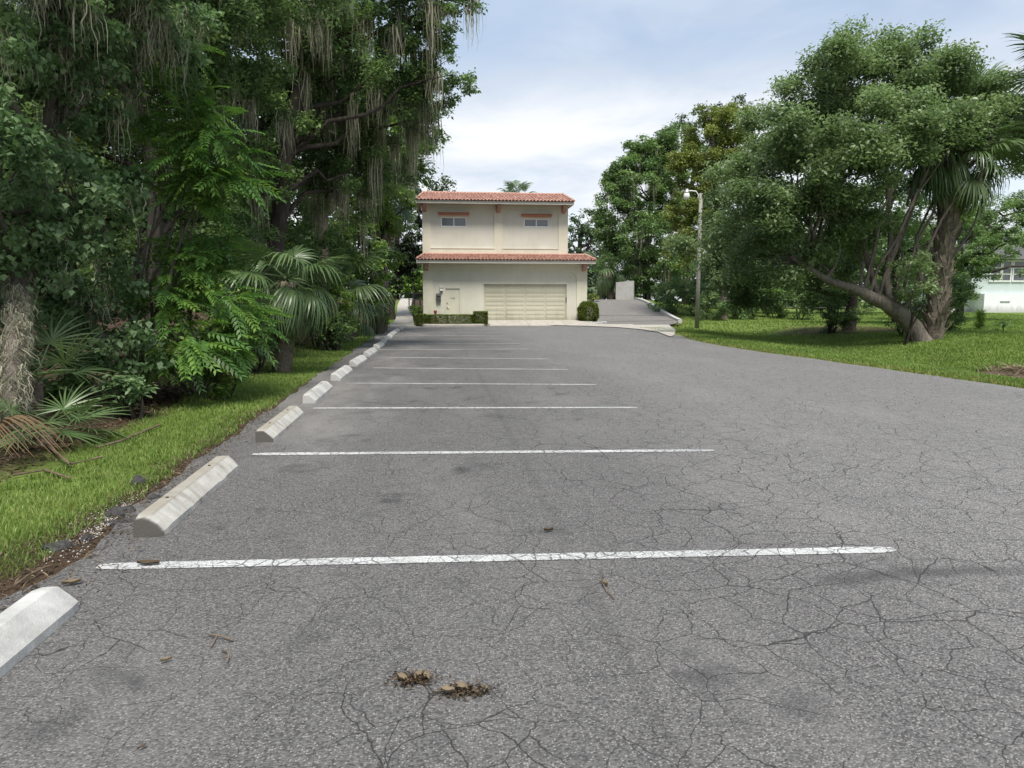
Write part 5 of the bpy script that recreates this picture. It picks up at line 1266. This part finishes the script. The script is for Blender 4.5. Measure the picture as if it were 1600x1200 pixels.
for y0, y1, den_, h_, w_ in bands:
    n = int(2.4 * (y1 - y0) * den_); Q = np.stack([rng.uniform(-4.6, -1.9, n), rng.uniform(y0, y1, n)], -1)
    ex = np.interp(Q[:, 1], le_y, le_x)
    nz = np.array([mnoise.noise(Vector((a * 1.3, b_ * 1.3, 0))) for a, b_ in Q]); nz2 = np.array([mnoise.noise(Vector((a * 5, b_ * 5, 4))) for a, b_ in Q])
    margin = np.where(Q[:, 1] < 7.0, .07 + .22 * np.clip((5.0 - Q[:, 1]) / 1.8, 0, 1), .04)
    wood_x = np.interp(Q[:, 1], [0, 4, 6, 8, 10, 17, 30, 39], [-3.6, -3.5, -3.35, -3.5, -3.75, -4.1, -4.5, -4.6])
    keep = (Q[:, 0] < ex - margin - .10 * nz2 - .1 * np.abs(nz)) & (Q[:, 0] > wood_x + .25 * nz + .1 * nz2) & (rng.random(n) < np.clip(.85 + .9 * nz2 + .3 * nz, .15, 1))
    Q = Q[keep]; Ps.append(np.column_stack([Q, zvals(Q) - .004])); Hs.append(np.full(len(Q), h_ * .72) * (1 + .35 * nz[keep])); Ws.append(np.full(len(Q), w_)); Ts.append(np.clip(.45 * rng.random(len(Q)) + .35 + .35 * nz[keep] - .1 * rng.random(len(Q)), 0, .97))
P = np.concatenate(Ps); T_ = np.concatenate(Ts); T_[rng.random(len(T_)) < .03] = 1.0
grass_obj('grass_strip', 'bright green grass strip between the wheel stops and the wood', P, np.concatenate(Hs), np.concatenate(Ws), .8, T_)
re_ = sorted([(p[1], p[0]) for p in right_edge]); ry = np.array([a for a, _ in re_]); rx = np.array([b_ for _, b_ in re_])
Ps, Hs, Ws, Ts = [], [], [], []
for y0, y1, den_, h_, w_ in [(7, 16, 420, .075, .008), (16, 24, 300, .08, .011), (24, 36, 170, .085, .016), (36, 62, 60, .09, .028)]:
    n = int(46 * (y1 - y0) * den_ * .55); y = rng.uniform(y0, y1, n); x = 8.5 + rng.random(n) * np.minimum(40, y * 0.86 - 4 + 3)
    Q = np.stack([x, y], -1); ex = np.interp(y, ry, rx)
    nz = np.array([mnoise.noise(Vector((a * .5, b_ * .5, 2))) for a, b_ in Q]); nz2 = np.array([mnoise.noise(Vector((a * 2.5, b_ * 2.5, 4))) for a, b_ in Q])
    ring_ = np.hypot(x - 19.4, (y - 32.5) * .8)
    edge_d = np.where(y < 36, x - ex, np.where(y < 44, x - np.interp(y, [36, 38, 40.5, 43.5, 47], [12.4, 12.6, 13.7, 15.1, 15.9]), x - np.interp(y, [44, 47, 54, 62], [15.5, 16.1, 17, 18])))
    keep = (edge_d > .05 + .15 * nz2) & ((ring_ > 3.2 + nz) | (rng.random(n) < .12)) & (rng.random(n) < np.clip(.9 + .7 * nz2, .25, 1))
    Q = Q[keep]; z = zvals(Q); e = edge_d[keep]
    Ps.append(np.column_stack([Q, z - .005])); Hs.append(np.full(len(Q), h_) * (1 + .3 * nz[keep])); Ws.append(np.full(len(Q), w_))
    t_ = np.clip(.5 * rng.random(len(Q)) + .25 + .35 * nz[keep], 0, .96); t_[(e < .5) & (rng.random(len(Q)) < .35)] = 1.0; t_[rng.random(len(Q)) < .015] = 1.0; Ts.append(t_)
grass_obj('lawn_grass', 'bright mown lawn grass right of the parking lot', np.concatenate(Ps), np.concatenate(Hs), np.concatenate(Ws), .6, np.concatenate(Ts))

# ------------------------------------------------------------------ street furniture and far things
lp = G(1089, 509); lp.z = ground_z(lp.x, lp.y); LY = lp.y
post = tag(empty('lamp_post', lp), 'tall plain pole with a curved arm and white lamp head', 'lamp post')
ht = D(1094, 302, LY).z - lp.z
MB().tube([(0, 0, -.2), (0, 0, ht * .5), (0, 0, ht)], [.125, .11, .09], 12).build('pole', M['pole_wood'], post, smooth_shade=True)
ax_ = D(1073, 303, LY).x - lp.x
MB().tube([(-.13, 0, ht - .35), (-.15, 0, ht - .08), (-.28, 0, ht + .1), (ax_ + .25, 0, ht + .13), (ax_, 0, ht + .1)], .03, 8).build('lamp_arm', M['white_trim'], post, smooth_shade=True)
MB().tube([(ax_, 0, ht + .22), (ax_, 0, ht + .05), (ax_, 0, ht - .02)], [.07, .10, .13], 12).build('lamp_housing', M['grey_metal'], post, smooth_shade=True)
MB().tube([(ax_, 0, ht - .022), (ax_, 0, ht - .16), (ax_, 0, ht - .30), (ax_, 0, ht - .34)], [.14, .165, .15, .05], 12).build('lamp_globe', M['lamp_glass'], post, smooth_shade=True)
tp = G(602.5, 507); tp.z = ground_z(tp.x, tp.y)
thin = tag(empty('thin_post', tp), 'thin rusty post at the end of the grass strip', 'post')
MB().tube([(0, 0, -.2), (0, 0, D(602, 437, tp.y).z - tp.z)], .026, 6).build('shaft', M['twig'], thin)
MB().tube([(0, 0, D(602, 437, tp.y).z - tp.z), (0, 0, D(602, 436, tp.y).z - tp.z + .05)], [.04, .03], 6).build('cap', M['dark_metal'], thin)
# dumpster screen wall
cw = tag(empty('concrete_wall', (15.4, 62.5, 0)), 'plain grey concrete screen wall at the top of the ramp', 'wall')
w0, w1 = D(962.5, 455, 62.5), D(990, 455, 62.0); z0 = 1.3; zt0, zt1 = D(962.5, 441, 62.5).z, D(990, 438.5, 62).z
MB().add([(w0.x - 15.4, 0, z0 - .4), (w1.x - 15.4, -.5, z0 - .4), (w1.x - 15.4, -.5, zt1), (w0.x - 15.4, 0, zt0), (w0.x - 15.4, .22, z0 - .4), (w1.x - 15.4, -.28, z0 - .4), (w1.x - 15.4, -.28, zt1), (w0.x - 15.4, .22, zt0)],
         [(0, 1, 2, 3), (7, 6, 5, 4), (3, 2, 6, 7), (0, 3, 7, 4), (1, 5, 6, 2)]).build('front_panel', M['concrete_wall'], cw)
xe = w1.x - 15.4; x2 = D(997, 455, 63.0).x - 15.4
MB().add([(xe + .003, -.5, z0 - .4), (x2, 1.6, z0 - .4), (x2, 1.6, zt1), (xe + .003, -.5, zt1), (xe - .2, -.277, z0 - .4), (x2 - .2, 1.6, z0 - .4), (x2 - .2, 1.6, zt1 - .003), (xe - .2, -.277, zt1 - .003)],
         [(0, 1, 2, 3), (7, 6, 5, 4), (3, 2, 6, 7), (1, 5, 6, 2)]).build('side_panel', M['concrete_wall'], cw)
# road beyond
road = sheet('road', M['asphalt_ramp'], [(-60, 92), (60, 92), (60, 101), (-60, 101)], lambda x, y: 1.48 if x < 17 else height(x, y) + .05)
tag(road, 'pale street crossing far behind the building', kind='structure')
# railing beside the walk
rp_ = D(650, 470, 52); rail = tag(empty('metal_railing', (rp_.x, 52, height(rp_.x, 52))), 'black metal railing between the sidewalk and the building', 'railing')
rx0, rx1 = D(639, 470, 52).x - rp_.x, XL - rp_.x - .05
for k in range(4): x = rx0 + (rx1 - rx0) * k / 3; MB().tube([(x, 0, -.2), (x, 0, 1.25)], .035, 6).build('post', M['dark_metal'], rail)
for z in (1.22, .75, .3): MB().tube([(rx0, 0, z), (rx1, 0, z)], .022, 6).build('rail', M['dark_metal'], rail)
for k in range(9): x = rx0 + (rx1 - rx0) * (k + .5) / 9; MB().tube([(x, .0, .3), (x, 0, 1.2)], .009, 5).build('baluster', M['dark_metal'], rail)
q = D(645.5, 470, 55); bl = tag(empty('black_post', (q.x, 55, height(q.x, 55))), 'tall black post rising behind the railing', 'post')
zt_ = D(645.5, 424, 55).z - height(q.x, 55)
MB().tube([(0, 0, -.2), (0, 0, zt_)], .05, 8).build('shaft', M['dark_metal'], bl); MB().tube([(0, 0, zt_), (0, 0, zt_ + .12), (0, 0, zt_ + .3)], [.1, .14, .03], 8).build('finial', M['dark_metal'], bl)
# white house at the far right
hc = D(1554, 480, 62)
house = tag(empty('white_house', (hc.x, 62, ground_z(hc.x, 62))), 'white house with pale green upper storey at the right photo edge', 'house')
hx0 = D(1537, 480, 62).x - hc.x; hzb = D(1560, 459, 62).z - house.location.z; hzt = D(1560, 405, 62).z - house.location.z
MB().box(hx0, 26, 0, 12, -.5, hzb).build('wall', M['white_wall'], house)
MB().box(hx0 - 2.2, hx0 - .005, 1.8, 11, -.5, hzb - .05).build('side_wing', M['white_wall'], house)
MB().box(hx0 - 1.0, 26, .5, 11.5, hzb + .005, hzt).build('upper_wall', M['green_wall'], house)
MB().add([(hx0 - 1.8, -.3, hzt), (26.5, -.3, hzt), (26.5, 12.3, hzt), (hx0 - 1.8, 12.3, hzt), (hx0 + 4, 6, hzt + 2.6), (22, 6, hzt + 2.6)], [(0, 1, 5, 4), (1, 2, 5), (2, 3, 4, 5), (3, 0, 4), (3, 2, 1, 0)]).build('roof', M['house_roof'], house)
for px0, px1 in ((1553, 1568), (1572, 1584), (1589, 1606)):
    a, b_ = D(px0, 430, 62).x - hc.x, D(px1, 430, 62).x - hc.x; z0_, z1_ = D(1570, 438, 62).z - house.location.z, D(1570, 408, 62).z - house.location.z
    w_ = empty('window'); w_.parent = house
    MB().box(a, b_, .44, .49, z0_, z1_).build('pane', M['glass'], w_)
    m_ = MB(); f = .12
    m_.box(a - f, a, .38, .495, z0_ - f, z1_ + f); m_.box(b_, b_ + f, .38, .495, z0_ - f, z1_ + f); m_.box(a, b_, .38, .495, z0_ - f, z0_); m_.box(a, b_, .38, .495, z1_, z1_ + f)
    for k in (1, 2): zz = z0_ + (z1_ - z0_) * k / 3; m_.box(a, b_, .40, .437, zz - .04, zz + .04)
    m_.build('window_frame', M['white_trim'], w_)
MB().box(D(1562, 480, 62).x - hc.x, D(1577, 480, 62).x - hc.x, -.05, -.003, hzb * .55, hzb * .62).build('vent', M['grey_metal'], house)
# overhead wires
for dz, lb in ((0, 'lower of two thin overhead wires crossing behind the building'), (.5, 'upper of two thin overhead wires crossing behind the building')):
    m_ = MB().tube([Vector((-30 + 100 * i / 12, 88, 8.5 + dz - 1.6 * math.sin(math.pi * i / 12))) for i in range(13)], .022, 5)
    tag(m_.build('utility_wire', M['dark_metal']), lb, 'wire', 'overhead wires')
# slim saplings and signpost past the corner
for k, (px, r_, lb) in enumerate(((929, .06, 'thin bare sapling past the building corner'), (938, .07, 'leaning slim trunk beyond the driveway grass'), (942.5, .05, 'slim dark signpost by the far grass'))):
    q = D(px, 462, 76); root = tag(empty(('slim_sapling', 'slim_sapling', 'sign_post')[k], (q.x, 76, height(q.x, 76))), lb, ('sapling', 'sapling', 'post')[k])
    MB().tube([(0, 0, -.2), (.1 if k < 2 else 0, 0, 1), (.25 if k < 2 else 0, 0, 2.6)], [r_, r_ * .8, r_ * .6], 6).build('trunk' if k < 2 else 'shaft', M['bark_dark' if k else 'bark_grey'], root)
    if k == 2: MB().box(-.3, .3, -.03, -.0, 2.2, 2.8).build('sign_plate', M['red_pipe'], root)
    else:
        P, T, _ = lobe_points((.3, 0, 3.4), (.7, .7, .9), 260, .3); o = link('crown', mesh_np('crown', *leaf_arrays(P, .25, T)), M['leaf_oak'], root); o['kind'] = 'stuff'
# seedlings on the lawn
sd_ = G(1530, 520); root = tag(empty('pine_seedling', (sd_.x, sd_.y, ground_z(sd_.x, sd_.y))), 'small bristly seedling alone on the lawn before the white house', 'seedling')
MB().tube([(0, 0, -.05), (.02, 0, .5), (0, 0, .85)], [.02, .015, .006], 6).build('stem', M['twig'], root)
P = np.zeros((700, 3)); P[:, 2] = rng.uniform(.08, .8, 700); V_, F_, T_ = leaf_arrays(P, .30, rng.random(700), .06, -.35, .2); o = link('needles', mesh_np('needles', V_, F_, T_), M['leaf_bright'], root); o['kind'] = 'stuff'
sd2 = G(1563, 522); bush('tiny_sprig', 'tiny leafy sprig right of the bristly seedling', (sd2.x, sd2.y, ground_z(sd2.x, sd2.y) + .25), (.22, .2, .25), 'leaf_oak', .09, k=.7, stems=2)
# heap of dry clippings at the right edge
hp = G(1592, 582); root = tag(empty('brush_heap', (hp.x, hp.y, ground_z(hp.x, hp.y))), 'low heap of dry brown clippings on the right lawn', 'brush heap')
r = random.Random(4)
m_ = MB(); V_ = [(0, 0, .22)]
for ring_ in range(1, 5):
    for a in range(16): rr = .23 * ring_; V_.append((rr * math.cos(a * .3927) * 1.3, rr * math.sin(a * .3927), .22 * (1 - (ring_ / 4) ** 1.6) - .02 + r.uniform(-.03, .03)))
F_ = [(0, 1 + a, 1 + (a + 1) % 16) for a in range(16)] + [(1 + (q - 1) * 16 + a, 1 + q * 16 + a, 1 + q * 16 + (a + 1) % 16, 1 + (q - 1) * 16 + (a + 1) % 16) for q in range(1, 4) for a in range(16)]
m_.add(V_, F_).build('mound', M['twig'], root)
P = np.stack([rng.normal(0, .5, 900), rng.normal(0, .38, 900), np.zeros(900)], -1); P[:, 2] = .22 * np.exp(-(P[:, 0] ** 2 / .6 + P[:, 1] ** 2 / .4)) + .02
o = link('dry_stalks', mesh_np('dry_stalks', *leaf_arrays(P, .28, rng.random(900), .05, 0, .3)), M['dead_leaf'], root); o['kind'] = 'stuff'

# ------------------------------------------------------------------ litter and debris
def chunk(label, px, py, sx_, sy_, h, seed, sunk=.02):
    p = G(px, py); r = random.Random(seed); bm = bmesh.new(); bmesh.ops.create_icosphere(bm, subdivisions=3, radius=1)
    for v in bm.verts:
        q = v.co * 1.7 + Vector((seed * 5, 0, 0)); f = 1 + .28 * mnoise.noise(q) + .16 * mnoise.noise(q * 3) + .08 * mnoise.noise(q * 7)
        v.co = Vector((v.co.x * sx_ * f, v.co.y * sy_ * f, max(-.3, v.co.z) * h * f))
    me = bpy.data.meshes.new('asphalt_chunk'); bm.to_mesh(me); bm.free()
    o = link('asphalt_chunk', me, M['chunk'], None, (p.x, p.y, ground_z(p.x, p.y) + h * .3 - sunk)); o.rotation_euler = (0, 0, r.uniform(0, 3))
    tag(o, label, 'asphalt chunk', 'broken asphalt chunks on the grass edge')
M['chunk'] = mat_simple('asphalt_chunk', (0.055, 0.054, 0.053), .95, .4, 40, .8)
for k, a in enumerate([('round dark asphalt lump on the grass behind the second wheel stop', 216, 752, .06, .05, .07), ('broad flat asphalt chunk left of the second wheel stop near end', 190, 800, .10, .07, .06), ('flat asphalt slab under the broad chunk, beside the second stop', 194, 815, .13, .06, .04),
        ('small asphalt chunk left of the second wheel stop middle', 240, 778, .07, .05, .05), ('dark asphalt chunk half buried near the first painted line end', 92, 852, .09, .06, .05), ('small dark asphalt crumb beside the pavement edge', 135, 838, .05, .04, .04),
        ('flat dark chunk by the far end of the second wheel stop', 305, 728, .06, .04, .03)]): chunk(*a, seed=k)
def dead_leaf_obj(label, px, py, size, rz, curl, seed, tintv=.7):
    size *= .6; p = G(px, py); r = random.Random(seed); V_, F_ = [], []; nU, nW = 6, 4
    for i in range(nU + 1):
        f = i / nU; w = size * .2 * math.sin(math.pi * (.08 + .84 * f)) * (1 + r.uniform(-.2, .2))
        for j in range(nW + 1):
            g = j / nW * 2 - 1; V_.append((size * (f - .5), w * g, .004 + curl * size * (g * g) * .8 + curl * size * abs(f - .5) * r.uniform(.2, .7)))
    F_ = [(i * (nW + 1) + j, i * (nW + 1) + j + 1, (i + 1) * (nW + 1) + j + 1, (i + 1) * (nW + 1) + j) for i in range(nU) for j in range(nW)]
    o = link('dead_leaf', mesh_np('dead_leaf', V_, F_, np.full(len(F_), tintv), True), M['dead_leaf'], None, (p.x, p.y, .006)); o.rotation_euler = (0, 0, rz)
    return tag(o, label, 'dead leaf', 'fallen dead leaves on the asphalt')
dead_leaf_obj('curled tan leaf on asphalt right of centre, below the nearest line', 945, 916, .09, 1.9, .35, 1, .9)
dead_leaf_obj('small tan leaf on asphalt near the nearest wheel stop', 260, 1036, .07, .5, .3, 2, .8)
dead_leaf_obj('long dry leaf lying over the left end of the nearest line', 232, 884, .20, -.1, .15, 3, .35)
dead_leaf_obj('dry leaf on the needles behind the nearest wheel stop tip', 112, 915, .14, .3, .25, 4, .75)
dead_leaf_obj('tiny reddish leaf on the asphalt at bottom left', 222, 1172, .05, .9, .2, 5, .45)
dead_leaf_obj('small brown leaf lying above the nearest line, centre', 857, 832, .10, .2, .3, 6, .4)
def twig_obj(label, pts, rr):
    P0 = G(*pts[0]); root = tag(empty('twig', (P0.x, P0.y, 0)), label, 'twig')
    q = [Vector((G(*p).x - P0.x, G(*p).y - P0.y, .010 + .006 * (i % 2))) for i, p in enumerate(pts)]
    m_ = MB(); m_.tube(q, [rr] * len(q), 6); m_.build('stick', M['twig'], root); return root, P0
tw, P0 = twig_obj('forked dry twig on asphalt at lower left', [(326, 995), (345, 999), (365, 1004)], .0035)
MB().tube([Vector((G(339, 998).x - P0.x, G(339, 998).y - P0.y, .012)), Vector((G(330, 1014).x - P0.x, G(330, 1014).y - P0.y, .01))], .003, 6).build('side_stick', M['twig'], tw)
twig_obj('curved pale twig below the forked twig', [(347, 1020), (356, 1023), (358, 1030), (356, 1038)], .0035)
twig_obj('thin stick on the dirt behind the nearest wheel stop', [(22, 918), (45, 903), (72, 888)], .006)
twig_obj('thin twig beside the curled tan leaf right of centre', [(938, 910), (948, 926), (960, 938)], .003)
# two clumps of rotting leaves
def clump(label, px, py, w, d, n, seed):
    p = G(px, py); root = tag(empty('leaf_clump', (p.x, p.y, 0)), label, 'leaf clump', 'rotting leaf clumps on the asphalt'); g = np.random.default_rng(seed)
    P = np.stack([g.normal(0, w * .4, n), g.normal(0, d * .4, n), g.uniform(.004, .02, n)], -1)
    o = link('crumbled_leaves', mesh_np('crumbled_leaves', *leaf_arrays(P, .017, g.random(n) * .6, .45, 0, .2)), M['dead_leaf'], root); o['kind'] = 'stuff'
    for k in range(3):
        V_, F_ = [], []
        for i in range(6):
            f = i / 5; ww = .012 * math.sin(math.pi * (.1 + .8 * f)) * (1 + .3 * g.random())
            for j in range(4): q = j / 3 * 2 - 1; V_.append((.05 * (f - .5), ww * q, .008 + .014 * q * q + .006 * g.random()))
        F_ = [(i * 4 + j, i * 4 + j + 1, i * 4 + 5 + j, i * 4 + 4 + j) for i in range(5) for j in range(3)]
        o = link('curled_leaf', mesh_np('curled_leaf', V_, F_, np.full(15, .75 + .2 * g.random()), True), M['dead_leaf'], root, ((k - 1) * w * .45 + g.normal(0, .01), g.normal(0, d * .2), .006)); o.rotation_euler = (g.uniform(-.3, .3), g.uniform(-.3, .3), g.uniform(0, 6))
clump('left clump of rotting brown leaves on the foreground asphalt', 648, 1064, .105, .05, 420, 1)
clump('right clump of rotting brown leaves with a tan curl, foreground', 728, 1083, .12, .05, 330, 2)
# needle litter, gravel and crumbs along the broken edge (stuff)
n = 5200; y = rng.uniform(1.6, 9.5, n); ex = np.interp(y, le_y, le_x); x = ex + rng.normal(-.10, .14, n) * (1 + .9 * np.clip((5.5 - y) / 3, 0, 1)) + .18 * np.exp(-((y - 3.4) / .45) ** 2) * rng.random(n)
P = np.column_stack([x, y, np.where(x > ex, .006, zvals(np.stack([x, y], -1)) + .008)])
o = link('edge_litter', mesh_np('edge_litter', *leaf_arrays(P, .05, rng.random(n) * .8, .16, 0, .75)), M['dead_leaf']); tag(o, 'brown needles and leaf crumbs along the broken pavement edge', 'litter', kind='stuff')
n = 480; y = rng.normal(4.7, .35, n); x = np.interp(y, le_y, le_x) - .05 - np.abs(rng.normal(0, .09, n)); gz_ = zvals(np.stack([x, y], -1)); sz = rng.uniform(.003, .009, n)
oct_ = np.array([[1, 0, 0], [-1, 0, 0], [0, 1, 0], [0, -1, 0], [0, 0, .7], [0, 0, -.7]]); V_ = (np.column_stack([x, y, gz_ + .008])[:, None, :] + oct_[None] * sz[:, None, None] * rng.uniform(.6, 1.3, (n, 6, 1))).reshape(-1, 3)
ft = np.array([[0, 2, 4], [2, 1, 4], [1, 3, 4], [3, 0, 4], [2, 0, 5], [1, 2, 5], [3, 1, 5], [0, 3, 5]]); F_ = (np.arange(n)[:, None, None] * 6 + ft[None]).reshape(-1, 3)
o = link('edge_gravel', mesh_np('edge_gravel', V_, F_), M['concrete_flat']); tag(o, 'pale gravel crumbs at the pavement edge behind the second wheel stop', 'gravel', kind='stuff')
n = 16000; y = rng.uniform(2.5, 36, n) ** 1.0; x = np.interp(y, [0, 8, 17, 39], [-3.5, -3.6, -4.2, -4.7]) - np.abs(rng.normal(0, .7, n)) + .12
P = np.column_stack([x, y, zvals(np.stack([x, y], -1)) + .012])
o = link('wood_litter', mesh_np('wood_litter', *leaf_arrays(P, np.where(y < 9, .05, .085), rng.random(n) * .75, .4, 0, .75)), M['dead_leaf']); tag(o, 'fallen brown leaves covering the ground under the wood', 'litter', kind='stuff')
for k, (pts, rr, lb) in enumerate([([(60, 690), (110, 735), (160, 722)], .012, 'bent dead branch on the litter beside the near palmetto'), ([(20, 745), (70, 738), (110, 750)], .01, 'pale dead stick at the wood edge by the fallen frond'), ([(150, 700), (190, 690), (250, 664)], .012, 'dead branch along the grass border under the vines')]):
    tw, P0 = twig_obj(lb, pts, rr); tw.location.z = ground_z(P0.x, P0.y) + .02; tw['category'] = 'branch'
